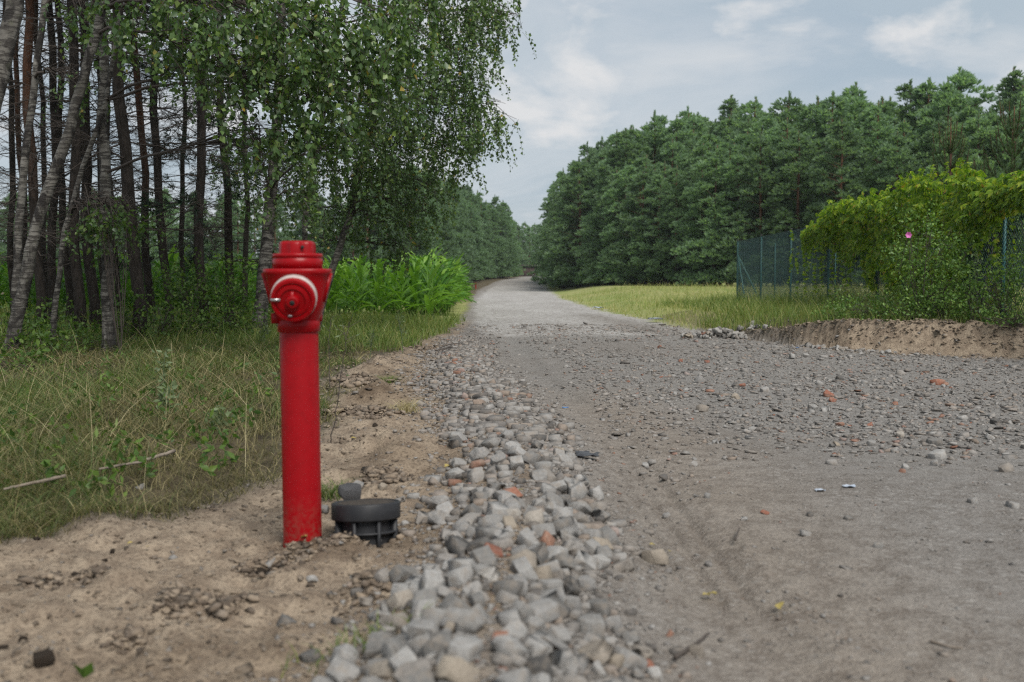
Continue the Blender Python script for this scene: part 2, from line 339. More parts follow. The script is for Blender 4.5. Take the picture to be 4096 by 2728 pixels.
def height(x, y, micro=True):
    x = np.asarray(x, float); y = np.asarray(y, float)
    xl, xr, xg = XL(y), XR(y), XG(y)
    n1 = fbm(x * 1.3, y * 1.3, 3, 11)
    z = zfar(y).astype(float)
    z = z + BH(y) * np.exp(-((x - BXC(y)) / BW(y)) ** 2) * (1 + .9 * n1)
    # raised verge with a scraped bank on the right
    d = y - YLIP(x) + .22 * fbm(x * 2.6, y * 2.6, 4, 5)
    up = sst(-.38, .02, d) * sst(3.3, 4.6, x) * np.clip(1.15 - .04 * np.maximum(y - 14, 0), .35, 1.2) * (y < 60)
    z = z + .30 * up + .06 * np.exp(-((d - .05) / .18) ** 2) * sst(3.4, 4.2, x)
    # meadow climbs gently to the pines
    z = z + sst(0.2, 5, x - xr) * sst(19, 78, y) * .62
    # wooded side
    lw = sst(0, 1.6, xg - x); z = z + lw * (.05 + .10 * fbm(x * .8, y * .8, 3, 21)) + .10 * sst(2, 8, -x - 1.5) * lw
    # dug earth left of the rubble: mounds
    dug = (1 - lw) * sst(.05, .35, BXC(y) - BW(y) * .8 - x)
    z = z + dug * (.05 * sst(4.0, 5.2, y) * (1 - sst(11, 15, y))) * (1 + 1.6 * n1)
    if micro:
        near = 1 - sst(20, 34, y)
        lump = fbm(x * 7, y * 7, 5, 31, .58); lump2 = fbm(x * 2.4, y * 2.4, 3, 44)
        sandw = dug + sst(3.6, 5.5, x) * sst(-1.2, -.2, d) * (1 - sst(.1, .6, d))
        z = z + near * np.clip(sandw, 0, 1) * (.085 * lump + .060 * lump2 - .055 * np.clip(fbm(x * 4.1 + 3, y * 4.1, 3, 77) - .12, 0, 1) * 2)
        inroad = sst(-.05, .25, x - xl) * sst(-.1, .3, xr - x)
        z = z + near * inroad * (.010 * lump + .03 * fbm(x * .9, y * .6, 3, 52))
        # wheel rut with tread grooves and the crumbly ridge beside it
        u = x - RUT(y) - .02 * fbm(y * 1.1, y * 0, 2, 8); rutw = (1 - sst(12, 22, y))
        z = z - rutw * .020 * np.exp(-(u / .13) ** 4) + rutw * .011 * np.exp(-((u - .19) / .04) ** 2) * np.clip(.6 + 4 * fbm(x * 9, y * 7, 4, 63), 0, 2.5)
        z = z - rutw * .012 * np.exp(-(u / .17) ** 4) * sst(.3, .7, np.cos(u * 2 * np.pi / .085)) * sst(-.1, .1, fbm(x * 1.5, y * 1.2, 3, 68) + .05)
        z = z + near * lw * .03 * lump
        for cx_, cy_, a, s_ in ((HYD[0] - .06, HYD[1] - .13, .016, .10), (BOX[0] - .06, BOX[1] - .14, .022, .10), (-.90, 2.80, .035, .10), (-.74, 2.72, .03, .08), (-1.18, 3.02, .03, .09), (-.40, 2.85, .04, .10), (-.45, 4.25, .05, .16), (-.40, 5.2, .05, .2), (-1.0, 7.6, .09, .22), (-.62, 5.0, .05, .3), (-1.25, 9.9, .07, .35)):
            z = z + a * np.exp(-((x - cx_) ** 2 + (y - cy_) ** 2) / s_ ** 2) * (1 + 1.2 * lump)
    return z
def weights(x, y):
    xl, xr, xg = XL(y), XR(y), XG(y)
    n = fbm(x * 1.6, y * 1.6, 4, 91); n2 = fbm(x * .5, y * .35, 4, 93)
    d = y - YLIP(x) + .22 * fbm(x * 2.6, y * 2.6, 4, 5)
    g = sst(-.10, .18, xg - x + .5 * n)
    sandL = (1 - g) * sst(-.12, .12, BXC(y) + .05 - x + .3 * n) * (1 - sst(20, 26, y))
    bank = sst(3.3, 4.4, x) * sst(-1.15, -.35, d + .8 * n) * (1 - sst(.02, .3, d)) * (y < 30)
    verge = sst(3.35, 3.7, x) * sst(.0, .25, d) * (y < 26)
    pale = sst(.12, .5, (x - .75) * .10 + 1.4 * n2 + .30 * sst(4.5, 8, y)) * sst(.15, .6, x - xl) * (1 - bank)
    fr = sst(16.6, 17.8, y + 1.2 * n) * (1 - sst(135, 150, y) * .7) * sst(-.1, .2, x - xl + .6 * n)
    turfR = sst(-.15, .35, x - xr + .9 * n) * (y > 17.5)
    turfL = sst(15, 20, y) * g * (1 - sst(40, 58, y))
    sand = np.clip(sandL * (1 - .0 * y) + bank + .34 * np.exp(-((x - RUT(y) - .2) / .5) ** 2) * (1 - sst(7, 10, y)), 0, 1)
    soil = np.clip(g + verge, 0, 1)
    turf = np.clip(turfR * (1 - verge * .6) + turfL, 0, 1)
    lump = fbm(x * 7, y * 7, 5, 31, .58)
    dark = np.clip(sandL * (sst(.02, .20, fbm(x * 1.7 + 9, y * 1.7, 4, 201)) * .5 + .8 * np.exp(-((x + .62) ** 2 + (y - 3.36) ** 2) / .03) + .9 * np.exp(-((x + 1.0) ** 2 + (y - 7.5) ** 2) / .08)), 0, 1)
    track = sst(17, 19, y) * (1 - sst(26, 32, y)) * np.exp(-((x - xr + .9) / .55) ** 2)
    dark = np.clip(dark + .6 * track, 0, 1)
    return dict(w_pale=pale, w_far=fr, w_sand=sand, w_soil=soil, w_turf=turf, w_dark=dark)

def grid_terrain():
    ys = [-25, -12, -6, -3, -1.5, -.6, 0, .4, .8, 1.1]
    y = 1.35
    while y < 30: ys.append(y); y *= 1.0095
    while y < 700: ys.append(y); y *= 1.03
    ys = np.array(ys)
    t = np.concatenate([-np.linspace(1.5, .66, 24), np.arange(-.65, .651, .0033), np.linspace(.66, 1.5, 24)])
    yb = np.maximum(ys, 1.35)[:, None]; ta = np.abs(t)[None, :]
    xw = np.sign(t)[None, :] * (np.minimum(ta, .65) * yb + np.maximum(ta - .65, 0) * (yb + 25))
    yw = np.repeat(ys[:, None], len(t), 1)
    z = height(xw, yw)
    V = np.stack([xw, yw, z], -1).reshape(-1, 3)
    nr, nc = xw.shape
    i = np.arange(nr - 1)[:, None] * nc; j = np.arange(nc - 1)[None, :]
    Q = np.stack([i + j, i + j + 1, i + nc + j + 1, i + nc + j], -1).reshape(-1, 4)
    w = weights(V[:, 0], V[:, 1])
    c = V[Q].mean(1); xc, yc = c[:, 0], c[:, 1]
    xl, xr, xg = XL(yc), XR(yc), XG(yc)
    zone = np.full(len(Q), 0)
    zone[xc < BXC(yc) + BW(yc)] = 1
    zone[(yc > 20) & (xc >= xl) ] = 0; zone[(yc > 20) & (xc < xl)] = 1
    zone[xc < xg] = 2
    zone[xc > xr] = 3
    nm = {0: ('dirt_road', 'unpaved road of packed grey dirt and crushed rubble'), 1: ('sandy_verge', 'bare dug sandy soil strip beside the road around the red hydrant'),
          2: ('wooded_ground', 'grassy ground under the birch and pine trees'), 3: ('meadow_ground', 'pale green meadow and raised earth verge beyond the road')}
    res = {}
    for k, (a, lb) in nm.items():
        q = Q[zone == k]; u, inv = np.unique(q, return_inverse=True)
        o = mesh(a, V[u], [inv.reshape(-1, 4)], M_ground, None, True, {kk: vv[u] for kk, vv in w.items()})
        tag(o, lb, 'road' if k == 0 else 'ground', kind='structure'); res[a] = o
    return res
G = grid_terrain()
def hz(x, y): return float(height(np.array([x]), np.array([y]))[0])
# ------------------------------------------------------------------ rubble
import bmesh
def hull(seed, n, bev=0.0, box=False):
    r = np.random.default_rng(seed); bm = bmesh.new()
    P = r.normal(size=(n, 3)); P /= np.linalg.norm(P, axis=1)[:, None]
    if box: P = np.sign(P) * np.abs(P) ** .35 * np.array([1.15, .8, .6])
    else:
        P = np.sign(P) * np.abs(P) ** .8; P *= r.uniform(.75, 1.05, (n, 1)) * np.array([r.uniform(.95, 1.3), r.uniform(.75, 1.05), r.uniform(.55, .85)])
    for p in P: bm.verts.new(p)
    res = bmesh.ops.convex_hull(bm, input=bm.verts)
    bmesh.ops.delete(bm, geom=[v for v in bm.verts if not v.link_faces], context='VERTS')
    if bev: bmesh.ops.bevel(bm, geom=list(bm.edges), offset=bev, segments=1, affect='EDGES', profile=.5, clamp_overlap=True)
    bmesh.ops.triangulate(bm, faces=list(bm.faces))
    bm.verts.index_update(); bm.verts.ensure_lookup_table()
    V = np.array([v.co[:] for v in bm.verts]); T = np.array([[v.index for v in f.verts] for f in bm.faces]); bm.free(); return V, T
def chunk(seed, n, bev=.022, k_=.80):
    """angular broken piece: a block cut by random planes"""
    r = np.random.default_rng(seed); bm = bmesh.new(); bmesh.ops.create_cube(bm, size=2)
    for v in bm.verts: v.co = Vector((v.co.x * r.uniform(.9, 1.25), v.co.y * r.uniform(.7, 1.0), v.co.z * r.uniform(.55, .85)))
    for k in range(n):
        d = Vector(r.normal(size=3)).normalized(); far_ = max(v.co.dot(d) for v in bm.verts)
        bmesh.ops.bisect_plane(bm, geom=list(bm.verts) + list(bm.edges) + list(bm.faces), plane_co=d * far_ * float(r.uniform(.62, .85)), plane_no=d, clear_outer=True)
        pts_ = [v.co.copy() for v in bm.verts]; bm.clear()
        for p_ in pts_: bm.verts.new(p_)
        bmesh.ops.convex_hull(bm, input=list(bm.verts)); bmesh.ops.delete(bm, geom=[v for v in bm.verts if not v.link_faces], context='VERTS')
        bmesh.ops.dissolve_limit(bm, angle_limit=.02, verts=list(bm.verts), edges=list(bm.edges))
    if bev: bmesh.ops.bevel(bm, geom=list(bm.edges), offset=bev, segments=1, affect='EDGES', profile=.5, clamp_overlap=True)
    bmesh.ops.triangulate(bm, faces=list(bm.faces))
    bm.verts.index_update(); bm.verts.ensure_lookup_table()
    V = np.array([v.co[:] for v in bm.verts]); T = np.array([[v.index for v in f.verts] for f in bm.faces]); bm.free(); return V, T
def chunk(seed, n, bev=.022, k_=.80):
    """angular broken piece: a block cut by random planes"""
    r = np.random.default_rng(seed); bm = bmesh.new(); bmesh.ops.create_cube(bm, size=2)
    for v in bm.verts: v.co = Vector((v.co.x * r.uniform(.9, 1.25), v.co.y * r.uniform(.7, 1.0), v.co.z * r.uniform(.55, .85)))
    for k in range(n):
        d = Vector(r.normal(size=3)).normalized(); far_ = max(v.co.dot(d) for v in bm.verts)
        res = bmesh.ops.bisect_plane(bm, geom=list(bm.verts) + list(bm.edges) + list(bm.faces), plane_co=d * far_ * float(r.uniform(.62, .85)), plane_no=d, clear_outer=True)
        ed = [e for e in res['geom_cut'] if isinstance(e, bmesh.types.BMEdge)]
        if ed: bmesh.ops.contextual_create(bm, geom=ed)
    if bev: bmesh.ops.bevel(bm, geom=list(bm.edges), offset=bev, segments=1, affect='EDGES', profile=.5, clamp_overlap=True)
    bmesh.ops.triangulate(bm, faces=list(bm.faces)); bmesh.ops.recalc_face_normals(bm, faces=list(bm.faces))
    bm.verts.index_update(); V = np.array([v.co[:] for v in bm.verts]); V += r.normal(0, .007, V.shape); T = np.array([[v.index for v in f.verts] for f in bm.faces]); bm.free(); return (V - V.mean(0)) * k_, T
def rough(V, T, seed, amp=.085):
    """split every face and knock the surface about: broken concrete"""
    r = np.random.default_rng(seed); bm = bmesh.new(); vs_ = [bm.verts.new(v) for v in V]
    for t in T: bm.faces.new([vs_[i] for i in t])
    bmesh.ops.subdivide_edges(bm, edges=list(bm.edges), cuts=1, use_grid_fill=True)
    bmesh.ops.triangulate(bm, faces=list(bm.faces)); bm.normal_update()
    for v in bm.verts: v.co += v.normal * float(r.normal(-.02, amp)) + Vector(r.normal(0, .03, 3))
    bm.verts.index_update(); V = np.array([v.co[:] for v in bm.verts]); T = np.array([[v.index for v in f.verts] for f in bm.faces]); bm.free(); return V, T
TPL = [hull(100 + i, 8 + i % 2) for i in range(9)]
CHK = [chunk(400 + i, 4 + i % 3, 0) for i in range(12)]
STM, BRM = [], []
for i in range(18):
    V, T = chunk(200 + i, 6 + i % 5)
    m = bpy.data.meshes.new('stone'); fill_mesh(m, V, [T]); m.materials.append(M_stone); STM.append(m)
for i in range(4):
    V, T = hull(300 + i, 16, .05, True)
    m = bpy.data.meshes.new('brick_fragment'); fill_mesh(m, V, [T]); m.materials.append(M_brick); BRM.append(m)
def scatter(tpl, P, S, rg, flat=.7):
    """many small pieces as one mesh: P positions, S sizes"""
    b = B(); which = rg.integers(0, len(tpl), len(P))
    for k, (V, T) in enumerate(tpl):
        idx = np.where(which == k)[0]
        if not len(idx): continue
        n = len(idx); a = rg.random(n) * 2 * np.pi; tl = rg.normal(0, .35, n)
        ca, sa, ct, s_t = np.cos(a), np.sin(a), np.cos(tl), np.sin(tl)
        R = np.zeros((n, 3, 3)); R[:, 0, 0] = ca; R[:, 0, 1] = -sa * ct; R[:, 0, 2] = sa * s_t
        R[:, 1, 0] = sa; R[:, 1, 1] = ca * ct; R[:, 1, 2] = -ca * s_t; R[:, 2, 1] = s_t; R[:, 2, 2] = ct
        sc = S[idx][:, None] * rg.uniform(.75, 1.3, (n, 3)); sc[:, 2] *= flat
        VV = np.einsum('nij,nvj->nvi', R, V[None] * sc[:, None, :]) + P[idx][:, None, :]
        TT = T[None] + (np.arange(n) * len(V))[:, None, None]
        b.put(VV.reshape(-1, 3), tris=TT.reshape(-1, 3))
    return b
rg = np.random.default_rng(21)
def on_ground(x, y, lift): return np.stack([x, y, height(x, y) + lift], 1)

ridge = empty('rubble_ridge', (0, 6, 0))
tag(ridge, 'long low ridge of broken grey concrete rubble along the road edge', 'rubble')
# candidates over the ridge, big pieces first with spacing
cand = []
N0 = 11000
yy = np.exp(rg.uniform(np.log(1.7), np.log(15.5), N0)); gx = rg.normal(0, .58, N0)
xx = BXC(yy) + np.clip(gx, -1.5, 1.6) * BW(yy) * (1 + 1.1 * fbm(yy * 2.2, yy * 0 + np.sign(gx), 3, 61)) + .05 * (gx > 0)
edge = np.abs(gx)
ss = np.clip(rg.lognormal(math.log(.0122), .66, N0), .005, .043) * np.where(edge > 1.1, .6, 1)
ss *= np.clip(1.0 - .03 * (yy - 6), .6, 1) * np.clip(.88 + .05 * (yy - 2), .88, 1)
order = np.argsort(-ss); grid = {}; keep = []
for i in order:
    gxk, gyk = int(xx[i] / .14), int(yy[i] / .14); ok = True
    for a in (-1, 0, 1):
        for b_ in (-1, 0, 1):
            for j in grid.get((gxk + a, gyk + b_), ()):
                if (xx[i] - xx[j]) ** 2 + (yy[i] - yy[j]) ** 2 < (.74 * (ss[i] + ss[j])) ** 2: ok = False; break
            if not ok: break
        if not ok: break
    if ok: grid.setdefault((gxk, gyk), []).append(i); keep.append(i)
keep = np.array(keep); app = ss[keep] / yy[keep]; keep = keep[np.argsort(-app)]
zz = height(xx[keep], yy[keep])
big, rest = keep[:285], keep[285:]
for n, i in enumerate(big):
    isb = rg.random() < .035
    o = add('brick_fragment' if isb else 'stone', (BRM[n % 4] if isb else STM[n % 18]), ridge,
            (xx[i], yy[i] - 6, zz[n] + ss[i] * .28), (rg.normal(0, .4), rg.normal(0, .4), rg.uniform(0, 6.28)), tuple(ss[i] * (.8 if isb else 1) * rg.uniform(.85, 1.2, 3)))
P = np.stack([xx[rest], yy[rest] - 6, zz[285:] + ss[rest] * .2], 1)
b = scatter(CHK, P, ss[rest], rg, .9)
nf = 11000; yf = np.exp(rg.uniform(np.log(1.8), np.log(17), nf)); xf = BXC(yf) + rg.normal(.06, .75, nf) * BW(yf); sf = rg.lognormal(math.log(.0080), .45, nf)
P = on_ground(xf, yf, .002); P[:, 1] -= 6; bb = scatter(TPL, P, np.clip(sf, .003, .02) * np.clip(yf / 5, .8, 2), rg)
for v_, t_ in ((np.vstack(bb.V), np.vstack(bb.T)),): b.put(v_, tris=t_)
o = b.build('gravel', M_gravel, ridge); o['kind'] = 'stuff'

# loose stones on the road: the largest singly, the rest as gravel
road = G['dirt_road']
def rock(x, y, s, par, nm='stone', lift=.25):
    msh = BRM[rg.integers(4)] if nm == 'brick_fragment' else STM[rg.integers(18)]
    return add(nm, msh, par, (x, y, hz(x, y) + s * lift), (rg.normal(0, .3), rg.normal(0, .3), rg.uniform(0, 6.28)), tuple(s * rg.uniform(.8, 1.2, 3)))
for px, v, s in ((2265, 1470, .045), (2147, 1730, .04), (2580, 1860, .025), (2775, 1868, .03), (2665, 2050, .02), (3060, 1565, .05), (2940, 1548, .05), (3300, 1640, .05), (3250, 1632, .045), (3460, 1632, .045),
                 (4020, 1890, .045), (3600, 1745, .035), (3740, 1780, .05), (3890, 2020, .035), (3395, 2085, .02), (3240, 2070, .022), (3220, 2150, .025), (2975, 2085, .018), (3510, 2200, .022), (2830, 2000, .025),
                 (3340, 1780, .03), (3620, 1885, .03), (4050, 2035, .04), (3360, 1522, .055), (2840, 1560, .04), (2700, 1580, .03), (3600, 1500, .05), (3850, 1680, .04), (3960, 1760, .035), (2940, 1595, .05)):
    p = at(px, v, 3686 / (v - 1130)); rock(p[0], p[1], s * .8, road)
for px, v, s in ((2840, 1567, .04), (3330, 1606, .045), (3360, 1698, .035), (3720, 1695, .03), (3580, 1620, .035), (3060, 2065, .02), (2640, 1390, .05), (3780, 1545, .04), (2680, 2580, .018), (3480, 1700, .028), (3610, 1895, .025), (2720, 1445, .05), (2830, 1450, .05)):
    p = at(px, v, 3686 / (v - 1130)); rock(p[0], p[1], s * .7, road, 'brick_fragment')
for k in range(120):
    y = float(np.exp(rg.uniform(math.log(5), math.log(15)))); x = float(rg.uniform(max(.6, XL(y) + .6), min(.62 * y, XR(y) - .4)))
    if fbm(np.array([x * .5]), np.array([y * .35]), 4, 93)[0] + (x - .75) * .05 < .02 and rg.random() < .7: continue
    rock(x, y, float(rg.lognormal(math.log(.024), .4)), road, 'brick_fragment' if rg.random() < .08 else 'stone')
n = 30000
y = np.exp(rg.uniform(np.log(1.9), np.log(22), n)); x = rg.uniform(-.1, 1, n) * np.minimum(.7 * y + 1, XR(y) - XL(y)) + XL(y)
n2 = fbm(x * .5, y * .35, 4, 93); den = .22 + .78 * sst(.10, .45, (x - .75) * .10 + 1.4 * n2 + .30 * sst(4.5, 8, y)); den *= 1 - .85 * np.exp(-((x - RUT(y)) / .2) ** 2)
ok = rg.random(n) < den; x, y = x[ok], y[ok]
s = np.clip(rg.lognormal(math.log(.0062), .55, len(x)), .003, .03) * np.clip(y / 5, .75, 2.3)
scatter(TPL, on_ground(x, y, 0) + np.stack([0 * x, 0 * x, s * .12], 1), s, rg, .6).build('gravel', M_gravel, road)['kind'] = 'stuff'

n = 500; y = np.exp(rg.uniform(np.log(2), np.log(9), n)); x = RUT(y) + .19 + rg.normal(0, .05, n); ok = fbm(x * 1.5, y * 1.5, 3, 71) > .0; x, y = x[ok], y[ok]; s = np.clip(rg.lognormal(math.log(.005), .5, len(x)), .003, .014)
scatter(TPL, on_ground(x, y, 0) + np.stack([0 * x, 0 * x, s * .2], 1), s, rg, .7).build('ridge_crumbs', M_gravel, road)['kind'] = 'stuff'
# crushed rubble spread over the right of the road
n = 17000; y = np.exp(rg.uniform(np.log(3.4), np.log(16), n)); x = rg.uniform(.7, 1, n) * 0 + .6 + rg.random(n) * np.minimum(.62 * y, 6.5)
d_ = fbm(x * .45 + 2, y * .3, 3, 95) + .16 * sst(4.2, 7.0, y) + .075 * (x - 1.3) - .25 * sst(13, 16, y); ok = (d_ > .05 + .22 * rg.random(n)) & (x < XR(y) - .5); x, y = x[ok], y[ok]
s = np.clip(rg.lognormal(math.log(.0125), .5, len(x)), .005, .04)
scatter(TPL, on_ground(x, y, 0) + np.stack([0 * x, 0 * x, s * .18], 1), s, rg, .65).build('crushed_rubble', M_gravel, road)['kind'] = 'stuff'
# small rubble spill at the foot of the bank
sp = empty('rubble_spill', (0, 0, 0)); tag(sp, 'small heap of grey rubble where the bank meets the meadow', 'rubble')
sp2 = empty('rubble_spill', (0, 0, 0)); tag(sp2, 'thin scatter of rubble lying against the middle of the sandy bank', 'rubble')
for par, xc_, yc_, sx_, sy_, cnt in ((sp, 3.38, 16.6, .30, .34, 110), (sp2, 4.35, 13.75, .30, .16, 60)):
    for k in range(cnt):
        a, c = rg.normal(0, 1, 2); x = xc_ + sx_ * a; y = yc_ + sy_ * c if par is sp else float(YLIP(x)) - .62 + .12 * c; s_ = float(np.clip(rg.lognormal(math.log(.038), .4), .014, .07)) * (1 if par is sp else .75)
        o = rock(x, y, s_, par, 'brick_fragment' if rg.random() < .04 else 'stone', .4); o.location.z += .12 * math.exp(-(a * a + c * c) * .7) * rg.random() * (par is sp)
# soil clods and crumbs over the dug sand, and clods on the bank
n = 16000
y = np.exp(rg.uniform(np.log(1.8), np.log(14), n)); x = BXC(y) - BW(y) * .6 - rg.uniform(0, 1, n) ** 1.2 * np.minimum(.75 * y, 4)
ok = x > XG(y) - .15; x, y = x[ok], y[ok]
s = np.clip(rg.lognormal(math.log(.0062), .55, len(x)), .0025, .022) * np.clip(y / 4.5, .8, 2)
scatter(TPL, on_ground(x, y, 0) + np.stack([0 * x, 0 * x, s * .1], 1), s, rg, .7).build('clods', M_clod, G['sandy_verge'])['kind'] = 'stuff'
n = 5000
x = rg.uniform(3.5, 9, n); y = YLIP(x) + rg.normal(-.22, .22, n); s = rg.lognormal(math.log(.013), .5, n)
scatter(TPL, on_ground(x, y, 0), np.clip(s, .006, .04), rg).build('clods', stonemat('bank_clod', [(0, (.15, .12, .09)), (.3, (.24, .19, .14)), (1, (.33, .265, .195))], True), G['meadow_ground'])['kind'] = 'stuff'
sv_ = G['sandy_verge']
for px, v, s in ((560, 2215, .009), (450, 2240, .011), (1050, 2290, .020), (1090, 2285, .013), (150, 2180, .010), (90, 2590, .012), (2, 2600, .018), (180, 2700, .03), (420, 2270, .010), (1500, 1750, .022), (620, 2195, .009), (300, 2310, .012)):
    p = at(px, v, 3686 / (v - 1130)); o = rock(p[0], p[1], s, sv_); o.data = o.data.copy(); o.data.materials[0] = M_darkclod
# crumbly heaps of soil: many crumbs round each heap
cx_, cy_, cs_ = [], [], []
for px, v, rad_, cnt in ((210, 2345, .07, 130), (330, 2330, .06, 110), (740, 2470, .07, 150), (830, 2450, .07, 150), (900, 2490, .05, 90), (1470, 2440, .07, 150), (1540, 2400, .05, 110), (1190, 2255, .06, 120), (1100, 2270, .05, 90), (1330, 2215, .06, 120), (1480, 2190, .07, 150), (520, 2590, .05, 80), (1000, 2290, .05, 80), (1560, 1960, .09, 140), (1500, 1950, .08, 120), (1430, 1560, .16, 130), (1400, 1545, .16, 130), (1480, 1710, .12, 130), (1350, 1690, .12, 120), (1600, 1800, .1, 110), (1450, 1820, .1, 110), (1700, 1400, .25, 120), (1560, 1480, .2, 120)):
    y_ = 3686 / (v - 1130); p = at(px, v, y_); cx_ += list(p[0] + rg.normal(0, rad_ * .6, cnt)); cy_ += list(y_ + rg.normal(0, rad_ * .6, cnt)); cs_ += list(np.clip(rg.lognormal(math.log(.010), .5, cnt), .004, .028) * np.clip(y_ / 4, .9, 2.2))
cx_, cy_, cs_ = map(np.array, (cx_, cy_, cs_))
M_clodd = stonemat('dark_crumb', [(0, (.09, .07, .054)), (.5, (.18, .14, .105)), (1, (.29, .23, .17))], True)
scatter(TPL, on_ground(cx_, cy_, 0) + np.stack([0 * cx_, 0 * cx_, cs_ * .3], 1), cs_, rg, .8).build('soil_heaps', M_clodd, G['sandy_verge'])['kind'] = 'stuff'
for px, v, s in ((2640 - 1210, 1985, .03), (1250, 2330, .02), (1300, 2060, .022), (1530, 2000, .025), (1600, 2040, .02), (560, 1980, .02), (1080, 2270, .02), (1150, 2500, .03), (690, 2250, .015), (1620, 2120, .015)):
    p = at(px, v, 3686 / (v - 1130)); rock(p[0], p[1], s, sv_)
q_ = at(1405, 1985, 3.86); d = rock(q_[0], q_[1], .047, sv_, 'stone', .8); d.scale = (.046, .04, .056); d.location.z = .105; d.rotation_euler = (.2, .1, .6)
d.data = d.data.copy(); d.data.materials[0] = simple('dark_slag', (.06, .06, .062), .9, (.11, .11, .115), 40, .7, .02)

# ------------------------------------------------------------------ hydrant
def redmat():
    m, t, p, out = newmat('red_paint')
    f = tnoise(t, 35, 6, .7); c = ramp(t, f, [(.25, (.20, .0010, .003)), (.5, (.255, .0010, .004)), (.8, (.27, .0015, .005))]).outputs[0]
    sc = ramp(t, tnoise(t, 140, 3, .8), [(.70, 0), (.78, .35)]).outputs[0]
    c = mixc(t, sc, c, (.42, .13, .10))
    so = t.nodes.new('ShaderNodeSeparateXYZ'); t.links.new(t.nodes.new('ShaderNodeTexCoord').outputs['Object'], so.inputs[0]); mr = t.nodes.new('ShaderNodeMapRange'); mr.inputs['From Min'].default_value = .20; mr.inputs['From Max'].default_value = .0; t.links.new(so.outputs[2], mr.inputs[0])
    mm = t.nodes.new('ShaderNodeMath'); mm.operation = 'MULTIPLY'; t.links.new(mr.outputs[0], mm.inputs[0]); t.links.new(ramp(t, tnoise(t, 55, 5, .75), [(.46, 0), (.60, .75)]).outputs[0], mm.inputs[1]); c = mixc(t, mm.outputs[0], c, (.16, .07, .05))
    c = mixc(t, ramp(t, tnoise(t, 9, 5, .7, None, 0, (3, 3, .6)), [(.52, 0), (.75, .18)]).outputs[0], c, (.13, .010, .010)); t.links.new(c, p.inputs['Base Color'])
    p.inputs['Roughness'].default_value = .34; p.inputs['Specular IOR Level'].default_value = .22
    bump(t, p, f, .06, .004); return m
M_red = redmat()
M_white = simple('white_band', (.50, .45, .43), .5, (.33, .24, .22), 60)
M_black = simple('black_plastic', (.014, .015, .018), .5, (.028, .028, .030), 25, .1, .004, .3)
M_dirt = simple('dirt_film', (.085, .072, .06), .95, (.035, .032, .03), 60, .6, .01, .1)
M_metal = simple('worn_metal', (.55, .55, .55), .35, (.4, .4, .4), 20, metal=.8)
M_dark = simple('hole_shade_black', (.01, .01, .01), .8)  # solid black discs, colour standing in for the shade inside holes
